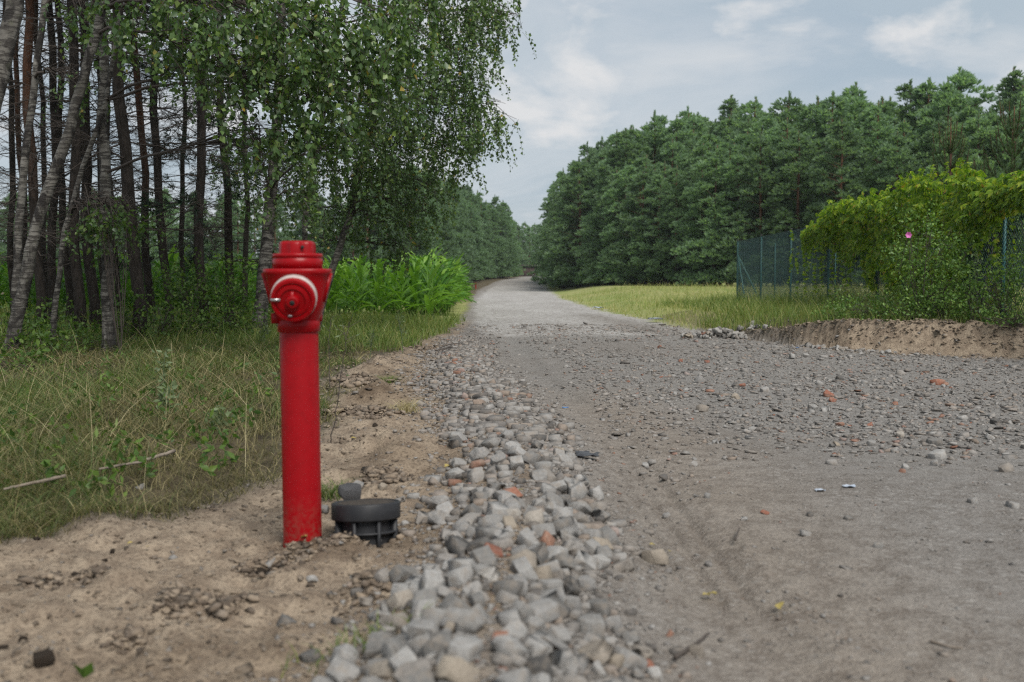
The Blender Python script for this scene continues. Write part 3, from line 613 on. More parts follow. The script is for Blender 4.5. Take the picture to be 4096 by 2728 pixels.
def hydrant(name, loc, tilt, detail=True):
    r = empty(name, loc, tilt)
    b = B(); b.lathe([(.066, -.15), (.066, .02), (.0645, .03), (.0645, .735), (.0635, .74)], 40); b.build('standpipe', M_red, r, True)
    b = B(); b.lathe([(.064, .735), (.0705, .738), (.0705, .772), (.068, .776), (.0665, .80)], 40)
    b.box((-.072, -.012, .783), (.03, .035, .034)); b.box((.070, .02, .786), (.012, .03, .03)); b.build('collar', M_red, r, False)
    # flared cup: a rounded-square section that widens upward to a flat rim
    b = B(); k = 64; a = np.arange(k) * 2 * np.pi / k; rows = []
    for z, rr, sq in ((.775, .070, 0), (.795, .076, .1), (.82, .085, .25), (.86, .093, .3), (.90, .101, .3), (.928, .108, .3), (.932, .112, .3), (.944, .112, .3), (.947, .109, .3), (.948, .08, 0)):
        e = 2 + sq * 3; f = (np.abs(np.cos(a)) ** e + np.abs(np.sin(a)) ** e) ** (-1 / e)
        rows.append(np.stack([rr * f * np.cos(a), rr * f * np.sin(a) * .96, np.full(k, z)], 1))
    n = len(rows); i = np.arange(n - 1)[:, None] * k; j = np.arange(k)[None, :]; j2 = (j + 1) % k
    b.put(np.vstack(rows), quads=np.stack([i + j, i + j2, i + k + j2, i + k + j], -1).reshape(-1, 4))
    cup = b.build('head', M_red, r, True)
    for sx in (-1, 1):
        w = B(); w.box((sx * .097, -.012, .885), (.012, .05, .10), np.array(Matrix.Rotation(sx * .24, 3, 'Y'))); w.build('rib', M_red, cup)
    b = B(); b.lathe([(.083, .946), (.083, .979), (.0805, .981), (.0805, .984), (.0835, .986), (.0835, .994), (.081, .998), (.06, .999)], 40); b.build('bonnet', M_red, r, True)
    # scalloped operating cap
    b = B(); k = 60; a = np.arange(k) * 2 * np.pi / k; rows = []
    sc = 1 - .10 * (np.cos(a * 6 + .4) > .35)
    for z, rr in ((.998, .061), (1.028, .060), (1.036, .057), (1.040, .050), (1.041, .0)):
        rows.append(np.stack([rr * sc * np.cos(a), rr * sc * np.sin(a), np.full(k, z)], 1))
    n = len(rows); i = np.arange(n - 1)[:, None] * k; j = np.arange(k)[None, :]; j2 = (j + 1) % k
    b.put(np.vstack(rows), quads=np.stack([i + j, i + j2, i + k + j2, i + k + j], -1).reshape(-1, 4))
    tp = b.build('cap', M_red, r, False)
    if detail:
        w = B(); w.lathe([(.006, 0), (.006, .004)], 12, Matrix.Translation((.022, -.0565, 1.018)) @ Matrix.Rotation(math.pi / 2, 4, 'X')); w.build('screw_hole_disc', M_dark, tp)
    # outlet facing the camera
    MX = Matrix.Translation((-.004, 0, .880)) @ Matrix.Rotation(math.pi / 2 + .27, 4, 'X') @ Matrix.Diagonal((.88, .88, 1, 1))
    b = B(); b.lathe([(.074, .05), (.074, .100), (.078, .104)], 40, MX); ol = b.build('outlet', M_red, r, True)
    b = B(); b.lathe([(.080, .084), (.0848, .086), (.0848, .117), (.080, .118)], 48, MX); b.build('white_ring', M_white, ol, True)
    b = B(); b.lathe([(.079, .117), (.0815, .119), (.0815, .136), (.078, .141), (.068, .142), (.066, .138), (.060, .138), (.058, .142), (.046, .144), (.044, .140), (.026, .141), (.024, .160), (.018, .163), (.010, .163)], 48, MX)
    cp = b.build('outlet_cap', M_red, ol, False)
    for pl in cp.data.polygons: pl.use_smooth = False
    if detail:
        b = B(); b.box(MX @ Vector((0, .012, .154)), (.014, .055, .012), np.array(MX.to_3x3())); b.build('lug', M_red, cp)
        b = B(); b.lathe([(.0095, .1632), (.0095, .1645)], 16, MX); b.build('bolt_hole_disc', M_dark, cp)
        b = B(); b.box(MX @ Vector((-.062, .006, .145)), (.036, .009, .006), np.array(MX.to_3x3())); b.build('catch', M_metal, cp)
        b = B(); b.box(MX @ Vector((-.012, -.056, .144)), (.014, .006, .005), np.array(MX.to_3x3())); b.build('rivet', M_metal, cp)
    return r
hy = hydrant('fire_hydrant', (HYD[0], HYD[1], -.002), (0, math.radians(-.35), math.radians(6)))
tag(hy, 'tall red standpipe fire hydrant with white ring, in sand beside the rubble', 'fire hydrant')
p = at(1903, 1163, 132); fh = hydrant('fire_hydrant', (p[0], p[1], p[2]), (0, 0, 0), False)
tag(fh, 'tiny distant red fire hydrant at the far end of the gravel road', 'fire hydrant')

# black valve box
vb = empty('valve_box', (BOX[0], BOX[1], -.012), (math.radians(-6.5), math.radians(-1.5), .0)); tag(vb, 'round black plastic valve box sticking out of the sand beside the hydrant', 'valve box')
b = B(); b.lathe([(.104, .088), (.119, .090), (.120, .094), (.120, .142), (.117, .147), (.108, .147), (.106, .141), (.0, .141)], 48, None, False); b.build('lid', M_black, vb, False)
b = B(); b.lathe([(.104, .1425), (.09, .147), (.05, .150), (.0, .151)], 30, None, False); b.build('dirt_cover', M_dirt, vb, True)
b = B(); b.lathe([(.092, -.08), (.092, .092)], 40, None, False); bd = b.build('body', M_black, vb, True)
for k in range(8):
    a = k * math.pi / 4 + .55; b = B(); b.box((math.cos(a) * .101, math.sin(a) * .101, .02), (.026, .010, .145), np.array(Matrix.Rotation(a, 3, 'Z'))); b.build('rib', M_black, bd)
for z in (.045, -.012):
    b = B(); b.lathe([(.09, z - .003), (.112, z - .003), (.112, z + .004), (.09, z + .004)], 40, None, False); b.build('flange', M_black, bd)

# ------------------------------------------------------------------ fence
M_fence = simple('fence_green', (.014, .075, .076), .5, (.02, .10, .10), 12, spec=.4)
M_fence2 = simple('fence_green_faded', (.05, .14, .13), .5, (.07, .18, .16), 12)
M_cap = simple('black_cap', (.02, .02, .022), .5)
M_wire = simple('green_wire', (.016, .044, .045), .5, (.022, .06, .06), 5, spec=.4)
def fx(y): return 6.17 + .0238 * y
FY = [31.5, 28.2, 24.9, 21.7, 18.6, 16.1, 13.56, 10.7, 7.8]
FZ0, FZ1 = .16, 2.16
fen = empty('chain_link_fence', (fx(31.5), 31.5, 0)); tag(fen, 'dark green chain link fence with round posts, overgrown by creeper', 'fence')
off = np.array([fx(31.5), 31.5, 0])
for y in FY:
    b = B(); z = hz(fx(y), y); P0 = np.array([fx(y), y, z - .3]) - off
    b.tube([P0, P0 + [0, 0, FZ1 + .03 - z + .3]], .024, 12); po = b.build('post', M_fence, fen, True)
    b = B(); P1 = P0 + [0, 0, FZ1 + .03 - z + .3]; b.lathe([(.027, -.03), (.027, .012), (.02, .022), (0, .024)], 14, Matrix.Translation(P1)); b.build('cap', M_cap, po, True)
for y in (26.55, 17.35):
    b = B(); z = hz(fx(y), y); P0 = np.array([fx(y), y, z - .2]) - off; b.tube([P0, P0 + [0, 0, 1.9]], .016, 10); b.build('stay', M_fence, fen, True)
zt = 1.72
for dx_, dy_ in ((.80, 0.0), (0.02, -1.15)):
    b = B(); b.tube([np.array([.01, -.02, zt]), np.array([dx_, dy_, .15])], .021, 10); b.build('strut', M_fence2, fen, True)
L_ = 31.5 - 7.0; H_ = FZ1 - FZ0; sp_ = .066
ts = np.arange(-H_, L_, sp_)
dirv = np.array([-(fx(31.5) - fx(7.0)) / L_, -1.0, 0]); nrm = np.array([1.0, -dirv[0], 0])
P0, P1 = [], []
for sgn in (1, -1):
    for t0 in ts:
        a0, a1 = (t0, t0 + H_) if sgn > 0 else (t0 + H_, t0)
        z0, z1 = FZ0, FZ1
        q0, q1 = np.array([a0, z0]), np.array([a1, z1])
        if sgn > 0: lo, hi = q0, q1
        else: lo, hi = q1, q0
        if hi[0] <= 0 or lo[0] >= L_: continue
        def cl(A, Bq, t):
            k = (t - A[0]) / (Bq[0] - A[0]); return A + (Bq - A) * k
        A, C = lo.copy(), hi.copy()
        if A[0] < 0: A = cl(lo, hi, 0)
        if C[0] > L_: C = cl(lo, hi, L_)
        # short pieces so the wire can wave over and under
        m_ = max(1, int((C[0] - A[0]) / (sp_ * 2)))
        for k in range(m_):
            qa, qb = A + (C - A) * k / m_, A + (C - A) * (k + 1) / m_
            w_ = .004 * sgn * (1 if k % 2 else -1)
            P0.append(dirv * qa[0] + nrm * w_ + [0, 0, qa[1]]); P1.append(dirv * qb[0] - nrm * w_ + [0, 0, qb[1]])
b = B(); b.segs(np.array(P0) + [-.03, 0, 0], np.array(P1) + [-.03, 0, 0], .0034, .0034, 3)
for z in (FZ0 + .05, (FZ0 + FZ1) / 2, FZ1 - .02):
    b.segs([[-.03, 0, z]], [list(dirv * L_ + [-.03, 0, z])], .0025, .0025, 4)
b.build('wire_mesh', M_wire, fen)
# the run that leaves the corner at a right angle
b = B(); P0 = []; P1 = []
Lr = 16.0
for sgn in (1, -1):
    for t0 in np.arange(-H_, Lr, sp_):
        lo, hi = (t0, t0 + H_)
        a0, a1 = max(lo, 0), min(hi, Lr)
        if a1 <= a0: continue
        f0, f1 = (a0 - lo) / H_, (a1 - lo) / H_
        za, zb = (FZ0 + .05 + f0 * H_, FZ0 + .05 + f1 * H_) if sgn > 0 else (FZ1 - f0 * H_, FZ1 - f1 * H_)
        P0.append([a0, .03, za]); P1.append([a1, .03, zb])
b.segs(P0, P1, .0030, .0030, 3); b.build('wire_mesh', M_wire, fen)
for k in range(1, 6):
    b = B(); b.tube([[k * 3.0, 0, -.2], [k * 3.0, 0, FZ1 + .03]], .024, 10); b.build('post', M_fence, fen, True)

# ------------------------------------------------------------------ far shed at the end of the road
sh = empty('shed', (0, 0, 0)); tag(sh, 'low brown shed under the trees at the far end of the road', 'shed')
ys = 222.0
x0, x1, x2 = at(2075, 1090, ys)[0], at(2142, 1090, ys)[0], at(2215, 1090, ys)[0]; zb, zt = ht(2100, 1110, ys), ht(2100, 1064, ys)
M_shed = simple('brown_boards', (.055, .030, .024), .8, (.035, .02, .017), 3)
nb = 12
for k in range(nb):
    w = (x1 - x0) / nb; b = B(); b.box((x0 + (k + .5) * w, ys + .03 * (k % 2), (zb + zt) / 2 - .3), (w * .96, .05, zt - zb + .4)); b.build('board', M_shed, sh)
b = B(); b.box(((x1 + x2) / 2, ys + 2.2, (zb + zt) / 2 - .3), (x2 - x1, .1, zt - zb + .4)); b.build('back_wall', simple('shed_blue_grey', (.045, .055, .07), .7), sh)
b = B(); b.box((x2, ys + 1.1, (zb + zt) / 2 - .3), (.15, 2.2, zt - zb + .4)); b.build('post', M_shed, sh)
b = B(); b.box(((x0 + x2) / 2 + .3, ys + 1.2, zt + .12), (x2 - x0 + 1.2, 3.4, .16), np.array(Matrix.Rotation(.01, 3, 'Y'))); b.build('roof', simple('shed_roof', (.16, .13, .12), .7, (.11, .09, .085), 2), sh)
# ------------------------------------------------------------------ plants: materials
M_birchleaf = leafmat('birch_leaf', [(0, (.045, .088, .032)), (.35, (.070, .130, .044)), (.7, (.105, .180, .055)), (.93, (.16, .24, .065)), (.985, (.19, .26, .07)), (1.0, (.42, .28, .05))], .38, .42, spec=.5)
M_under = leafmat('undergrowth_leaf', [(0, (.04, .085, .02)), (.6, (.08, .15, .03)), (1, (.14, .22, .04))], .4)
M_needle = leafmat('pine_needles', [(0, (.118, .195, .126)), (.5, (.185, .285, .180)), (1, (.265, .375, .24))], .5, .75, .22)
M_needle2 = leafmat('young_pine_needles', [(0, (.045, .085, .035)), (.6, (.075, .125, .05)), (1, (.11, .16, .065))], .25, .5)
M_dneedle = leafmat('dark_bough_needles', [(0, (.016, .034, .022)), (1, (.035, .065, .040))], .2, .55)  # dark green needles of the roadside pine boughs
M_corn = leafmat('corn_leaf', [(0, (.07, .18, .03)), (.5, (.14, .29, .045)), (.85, (.23, .39, .065)), (1, (.34, .43, .075))], .42, .42)
M_grass = leafmat('grass_blade', [(0, (.045, .085, .02)), (.45, (.085, .13, .032)), (.72, (.13, .165, .048)), (.88, (.22, .205, .085)), (.98, (.36, .31, .15)), (1, (.46, .40, .23))], .3, .6)
M_grassg = leafmat('green_grass_blade', [(0, (.075, .13, .028)), (.6, (.14, .20, .042)), (.9, (.23, .25, .075)), (1, (.38, .33, .15))], .35, .55)
M_mead = leafmat('meadow_blade', [(0, (.18, .24, .06)), (.5, (.27, .31, .095)), (.8, (.37, .35, .15)), (1, (.46, .40, .22))], .35, .6)
M_vine = leafmat('creeper_leaf', [(0, (.07, .15, .02)), (.35, (.16, .28, .026)), (.7, (.28, .41, .036)), (.96, (.42, .48, .05)), (1, (.38, .22, .05))], .5, .42)
M_vined = leafmat('creeper_leaf_shade_tint', [(0, (.018, .042, .012)), (1, (.05, .10, .02))], .3, .5)  # darkened copy of the creeper leaf: shade inside the mass put into colour
M_shrub = leafmat('rose_leaf', [(0, (.06, .13, .03)), (.6, (.12, .22, .045)), (1, (.20, .31, .07))], .33, .45)
M_weed = leafmat('weed_leaf', [(0, (.10, .14, .07)), (1, (.17, .22, .11))], .3, .6)
M_yleaf = leafmat('yellow_leaf', [(0, (.40, .29, .07)), (.5, (.42, .36, .13)), (1, (.46, .24, .04))], .3, .5)
M_pink = leafmat('pink_petal', [(0, (.55, .10, .42)), (1, (.70, .22, .55))], .3, .5)
M_twig = simple('twig_bark', (.045, .036, .030), .9, (.075, .06, .05), 30)
M_deadwood = simple('dead_wood', (.25, .21, .17), .9, (.14, .11, .085), 30, .5, .01)
def birchbark():
    m, t, p, out = newmat('birch_bark')
    tcn = t.nodes.new('ShaderNodeTexCoord').outputs['Object']
    base = ramp(t, tnoise(t, 6, 5, .6, tcn), [(.3, (.24, .228, .205)), (.7, (.09, .084, .074))]).outputs[0]
    dash = ramp(t, tnoise(t, 5, 5, .7, tcn, .4, (1, 1, 7)), [(.48, 0), (.55, 1)]).outputs[0]
    patch = ramp(t, tnoise(t, 2.6, 6, .65, tcn, .9, (1.6, 1.6, 1.3)), [(.49, 0), (.58, 1)]).outputs[0]
    c = mixc(t, dash, base, (.055, .05, .045)); c = mixc(t, patch, c, (.030, .027, .025))
    sp_ = t.nodes.new('ShaderNodeSeparateXYZ'); t.links.new(tcn, sp_.inputs[0])
    mr = t.nodes.new('ShaderNodeMapRange'); mr.inputs['From Min'].default_value = 1.3; mr.inputs['From Max'].default_value = -.1; t.links.new(sp_.outputs[2], mr.inputs[0])
    fis = ramp(t, tnoise(t, 9, 5, .7, tcn, .3, (1.5, 1.5, .35)), [(.42, 0), (.56, 1)]).outputs[0]
    mm = t.nodes.new('ShaderNodeMath'); mm.operation = 'MULTIPLY'; t.links.new(mr.outputs[0], mm.inputs[0]); t.links.new(fis, mm.inputs[1])
    c = mixc(t, mm.outputs[0], c, (.022, .020, .018))
    lich = ramp(t, tnoise(t, 12, 4, .6, tcn), [(.6, 0), (.75, .35)]).outputs[0]; c = mixc(t, lich, c, (.16, .17, .11))
    t.links.new(c, p.inputs['Base Color']); p.inputs['Roughness'].default_value = .85; p.inputs['Specular IOR Level'].default_value = .2
    bump(t, p, dash, .5, -.012); return m
M_birch = birchbark()
def pinebark(name, red):
    m, t, p, out = newmat(name)
    tcn = t.nodes.new('ShaderNodeTexCoord').outputs['Object']
    f = tnoise(t, 14, 6, .7, tcn, .5, (1.6, 1.6, .45))
    lo = ramp(t, f, [(.35, (.016, .014, .012)), (.65, (.052, .043, .037))]).outputs[0]
    hi = ramp(t, f, [(.35, (.05, .028, .02)), (.65, (.15, .072, .042))]).outputs[0]
    sp_ = t.nodes.new('ShaderNodeSeparateXYZ'); t.links.new(tcn, sp_.inputs[0])
    mr = t.nodes.new('ShaderNodeMapRange'); mr.inputs['From Min'].default_value = red; mr.inputs['From Max'].default_value = red + 2.2; t.links.new(sp_.outputs[2], mr.inputs[0])
    t.links.new(mixc(t, mr.outputs[0], lo, hi), p.inputs['Base Color']); p.inputs['Roughness'].default_value = .9; p.inputs['Specular IOR Level'].default_value = .15
    bump(t, p, f, .9, .03); return m
M_pine = pinebark('pine_bark', 5.2); M_pinered = pinebark('pine_bark_red', 1.8)

def unit(n, rg): v = rg.normal(size=(n, 3)); return v / np.linalg.norm(v, axis=1)[:, None]

# ------------------------------------------------------------------ pines of the far forest
def tufts(b, C, D, size, k, rg, w=.26, up=.35):
    """needle tufts: k narrow blades fanning from each C around D"""
    n = len(C); C = np.repeat(C, k, 0); D = np.repeat(D, k, 0); size = np.repeat(np.broadcast_to(size, (n,)), k)
    d = D + .85 * unit(n * k, rg); d[:, 2] += up
    d /= np.linalg.norm(d, axis=1)[:, None]
    L = size * rg.uniform(.7, 1.2, n * k)
    s_ = np.cross(d, unit(n * k, rg)); s_ /= np.linalg.norm(s_, axis=1)[:, None] + 1e-9
    V = np.stack([C - s_ * (L * w * .35)[:, None], C + s_ * (L * w * .35)[:, None], C + d * (L * .62)[:, None] + s_ * (L * w * .5)[:, None], C + d * L[:, None], C + d * (L * .62)[:, None] - s_ * (L * w * .5)[:, None]], 1)
    i = np.arange(n * k)[:, None] * 5
    b.put(V.reshape(-1, 3), tris=np.vstack([i + [[0, 1, 2]], i + [[0, 2, 4]], i + [[4, 2, 3]]]))
def pine_variant(seed, H, z0, rmax, dens, tsize, k=9, w=.17):
    rg = np.random.default_rng(seed); tr = B(); cr = B()
    lean = rg.normal(0, .012 * H, 2); zs = np.linspace(0, H, 9)
    tp = np.stack([lean[0] * (zs / H) ** 2 + .05 * np.sin(zs), lean[1] * (zs / H) ** 2, zs], 1)
    tr.tube(tp, .012 * H * (1 - zs / H * .92) + .01, 8)
    C, D, S = [], [], []; br0, br1 = [], []
    nP = int(dens * rmax * (H - z0)); lob = rg.uniform(.72, 1.22, (6, 7))
    for i in range(nP):
        u = (i + rg.random()) / nP; u = u ** 1.15; z = z0 + u * (H - z0 - .5); a = rg.random() * 6.283
        rad = (rmax * (1 - u) ** .58 * (.72 + .28 * min(1, u * 3 + .2)) + .16) * lob[min(5, int(u * 6)), int(a / 6.2832 * 7) % 7]
        R = rad * math.sqrt(rg.uniform(.18, 1.0)); el = .15 + .5 * u
        o_ = np.array([np.interp(z, zs, tp[:, 0]), np.interp(z, zs, tp[:, 1]), max(.1, z - R * math.tan(el) * .8)])
        c_ = np.array([o_[0] + math.cos(a) * R, o_[1] + math.sin(a) * R, z])
        lr = (.28 + .36 * (rad / rmax)) * rg.uniform(.65, 1.3); nt_ = int(6 + 40 * lr)
        v_ = unit(nt_, rg); v_[:, 2] = np.abs(v_[:, 2]) - .25; out = np.array([math.cos(a), math.sin(a), .2])
        C.append(c_ + v_ * lr * rg.uniform(.3, 1, (nt_, 1)) * np.array([1, 1, .95])); D.append(v_ * .9 + out * .45 + np.array([0, 0, .45])); S.append(tsize * rg.uniform(.7, 1.25, nt_))
        if i % 2 == 0: br0.append(o_); br1.append(c_)
    tr.segs(br0, br1, .024, .008, 3)
    n_ = 12; f = np.linspace(0, 1, n_); C.append(np.stack([np.full(n_, lean[0]), np.full(n_, lean[1]), H - .75 + .75 * f], 1)); D.append(np.repeat([[0, 0, 1.2]], n_, 0)); S.append(tsize * (1 - .35 * f))
    tufts(cr, np.vstack(C), np.vstack(D), np.concatenate(S), k, rg, w)
    return tr.data('trunk', M_pinered), cr.data('crown', M_needle)
PV = [pine_variant(500 + i, h, z0, r, 4.3, .27, 7, .21) for i, (h, z0, r) in enumerate(((11, .3, 2.5), (12.5, .5, 2.7), (13.5, .8, 2.6), (12, 1.6, 2.3), (14, 2.2, 2.5), (10, .2, 2.4), (13, .4, 2.9)))]
rf = np.random.default_rng(33)
def pine(x, y, H, vi, label, group, wide=1.0):
    r = empty('pine_tree', (x, y, float(height(np.array([x]), np.array([y]), False)[0]) - .1), (0, 0, rf.uniform(0, 6.28)))
    tg, cg = PV[vi]; s = H / (11, 12.5, 13.5, 12, 14, 10, 13)[vi]; r.scale = (s * wide, s * wide, s)
    add('trunk', tg, r); add('crown', cg, r); tag(r, label, 'tree', group); return r
ORD = ['nearest to the road', 'second from the road', 'third from the road', 'fourth from the road', 'fifth from the road', 'sixth from the road', 'seventh from the road', 'eighth from the road', 'ninth from the road', 'tenth from the road'] + [w + ' from the road' for w in 'eleventh twelfth thirteenth fourteenth fifteenth sixteenth seventeenth eighteenth nineteenth twentieth twenty-first twenty-second twenty-third twenty-fourth twenty-fifth twenty-sixth twenty-seventh twenty-eighth twenty-ninth thirtieth thirty-first thirty-second thirty-third thirty-fourth thirty-fifth thirty-sixth thirty-seventh thirty-eighth thirty-ninth fortieth forty-first forty-second forty-third forty-fourth forty-fifth forty-sixth forty-seventh forty-eighth forty-ninth fiftieth'.split()]
edgeR = np.array([(12, 196), (10.2, 172), (8.4, 150), (7.0, 128), (7.3, 108), (9.8, 92), (14, 78), (21, 68), (30, 60), (41, 54), (52, 50)], float)
sg = np.concatenate([[0], np.cumsum(np.linalg.norm(np.diff(edgeR, axis=0), axis=1))])
cntR = 0
for row, (ofs, step) in enumerate(((0, 2.7), (2.6, 2.8), (5.6, 3.0), (9.5, 3.6), (14, 4.4))):
    s = 0.0
    while s < sg[-1]:
        sj = np.clip(s + rf.normal(0, .5), 0, sg[-1]); x = np.interp(sj, sg, edgeR[:, 0]); y = np.interp(sj, sg, edgeR[:, 1])
        k = min(np.searchsorted(sg, sj, 'right'), len(sg) - 1); t_ = edgeR[k] - edgeR[k - 1]; t_ = t_ / np.linalg.norm(t_); nn = np.array([-t_[1], t_[0]])
        x += nn[0] * (ofs + rf.normal(0, .6)); y += nn[1] * (ofs + rf.normal(0, .6))
        step_ = step * (1.35 if y > 110 else 1)
        s += step_ * rf.uniform(.8, 1.25)
        if x / y > .66: continue
        vi = int(rf.choice([0, 1, 2, 5, 6])) if row == 0 else int(rf.choice([1, 2, 3, 4, 6]))
        Hh = (10.4 + .9 * min(row, 3) + .5 * row) * rf.uniform(.90, 1.07) * (1.0 if y < 96 else 1.22)
        if row == 0:
            lb = ('bushy green pine in the front row at the meadow edge, ' + ORD[cntR]) if cntR < len(ORD) else 'bushy green pine in the front row behind the meadow and fence'; cntR += 1
        else: lb = 'pine deep in the forest right of the road, only its upper crown showing' if row > 1 else 'pine in the second row of the forest behind the meadow'
        pine(x, y, Hh, vi, lb, 'pines of the forest beyond the meadow', rf.uniform(1.1, 1.4))
edgeL = np.array([(-2.6, 192), (-4.9, 174), (-8.0, 152), (-10.0, 130), (-11.5, 114), (-16, 105), (-24, 104), (-40, 108), (-70, 112)], float)
sg = np.concatenate([[0], np.cumsum(np.linalg.norm(np.diff(edgeL, axis=0), axis=1))])
for row, (ofs, step) in enumerate(((0, 3.2), (3.5, 3.6), (8, 4.4))):
    s = 0.0
    while s < sg[-1]:
        x = np.interp(s, sg, edgeL[:, 0]); y = np.interp(s, sg, edgeL[:, 1]); s += step * rf.uniform(.8, 1.25)
        k = min(np.searchsorted(sg, s, 'right'), len(sg) - 1); t_ = edgeL[k] - edgeL[k - 1]; t_ = t_ / np.linalg.norm(t_); nn = np.array([t_[1], -t_[0]])
        x += nn[0] * ofs + rf.normal(0, .6); y += nn[1] * ofs + rf.normal(0, .8)
        if x / y < -.60: continue
        near = x > -16
        pine(x, y, ((14.2 if near else 9.6) + .7 * row) * rf.uniform(.85, 1.1), int(rf.choice([0, 1, 2, 6])), 'blue green pine left of the road beyond the corn' if near else 'distant pine seen between the trunks behind the corn field',
             'pines left of the far road' if near else 'pines behind the corn', rf.uniform(1.0, 1.3))
for px, y, H, vi in ((2118, 246, 12, 2), (2160, 250, 13, 4), (2205, 244, 15, 1), (2240, 238, 16, 6), (2075, 240, 12, 1), (2030, 238, 13, 0), (2140, 270, 14, 3), (2185, 276, 15, 2), (2034, 210, 12.5, 1), (2010, 196, 13, 2), (2100, 262, 14, 2), (2060, 255, 14, 6), (2000, 188, 13.5, 0)):
    x = (px - CX) / F * y; pine(x, y, H, vi, 'dark pine behind the shed at the end of the road', 'pines closing the road end', 1.2)

for k, (px, y, H, vi) in enumerate(((2168, 152, 15.0, 4), (2205, 142, 16.0, 2), (2245, 132, 16.0, 1), (2290, 121, 16.8, 4), (2345, 113, 16.2, 6), (2400, 104, 15.6, 2), (2455, 99, 15.2, 3))):
    x = (px - CX) / F * y + 1.6; pine(x, y, H, vi, 'taller dark pine rising over the right road edge, ' + ORD[k], 'tall pines beside the far road', 1.05)
# young pines with upright candles behind the fence
def young_pine(px, vtop, y, label, H=None, spread=.9, seed=1):
    rg = np.random.default_rng(seed); x = (px - CX) / F * y; zb = hz(x, y); H = ht(px, vtop, y) - zb
    r = empty('young_pine', (x, y, zb)); tag(r, label, 'tree', 'young pines behind the fence'); tr = B(); cr = B()
    tr.tube([[0, 0, 0], [.03, 0, H * .5], [0, 0, H]], [.05, .035, .008], 7)
    C, D, S = [], [], []; z = .5
    while z < H - .5:
        u = z / H; nb_ = 6; a0 = rg.random() * 6.28
        for q in range(nb_):
            a = a0 + q * 6.283 / nb_ + rg.normal(0, .2); L = spread * (1.15 - u) * rg.uniform(.8, 1.15); el = .45 + .5 * u
            d = np.array([math.cos(a) * math.cos(el), math.sin(a) * math.cos(el), math.sin(el)]); n_ = max(5, int(L * 16)); f = np.linspace(.15, 1, n_)
            pts = np.array([0, 0, z]) + d * (L * f)[:, None] + np.stack([0 * f, 0 * f, .35 * L * f ** 3], 1); C.append(pts); D.append(np.repeat(d[None] * .8 + [[0, 0, .5]], n_, 0)); S.append(np.full(n_, .14))
            tr.segs(pts[:-1], pts[1:], .010, .008, 3)
            cnd = pts[-1] + np.array([d[0] * .06, d[1] * .06, .30 * rg.uniform(.6, 1.3)]); tr.segs([pts[-1]], [cnd], .009, .006, 4)
            C.append(np.linspace(pts[-1], cnd, 5)); D.append(np.repeat([[0, 0, 1.]], 5, 0)); S.append(np.full(5, .07))
        z += .34
    f = np.linspace(0, 1, 14); lead = np.stack([0 * f, 0 * f, H - .75 + .75 * f], 1); C.append(lead); D.append(np.repeat([[0, 0, .6]], 14, 0)); S.append(.10 - .05 * f)
    tufts(cr, np.vstack(C), np.vstack(D), np.concatenate(S), 16, rg, .07, .3)
    tr.build('trunk', M_pinered, r); cr.build('crown', M_needle2, r)
young_pine(3785, 470, 21, 'young pine with upright candles above the middle of the creeper', seed=4)
young_pine(4035, 425, 19, 'taller young pine above the fence post near the right edge', seed=9, spread=1.1)
young_pine(3620, 690, 22, 'small young pine tip just showing over the creeper', seed=12, spread=.8)
young_pine(3880, 640, 22.5, 'low young pine between the two taller ones behind the creeper', seed=15, spread=.9)

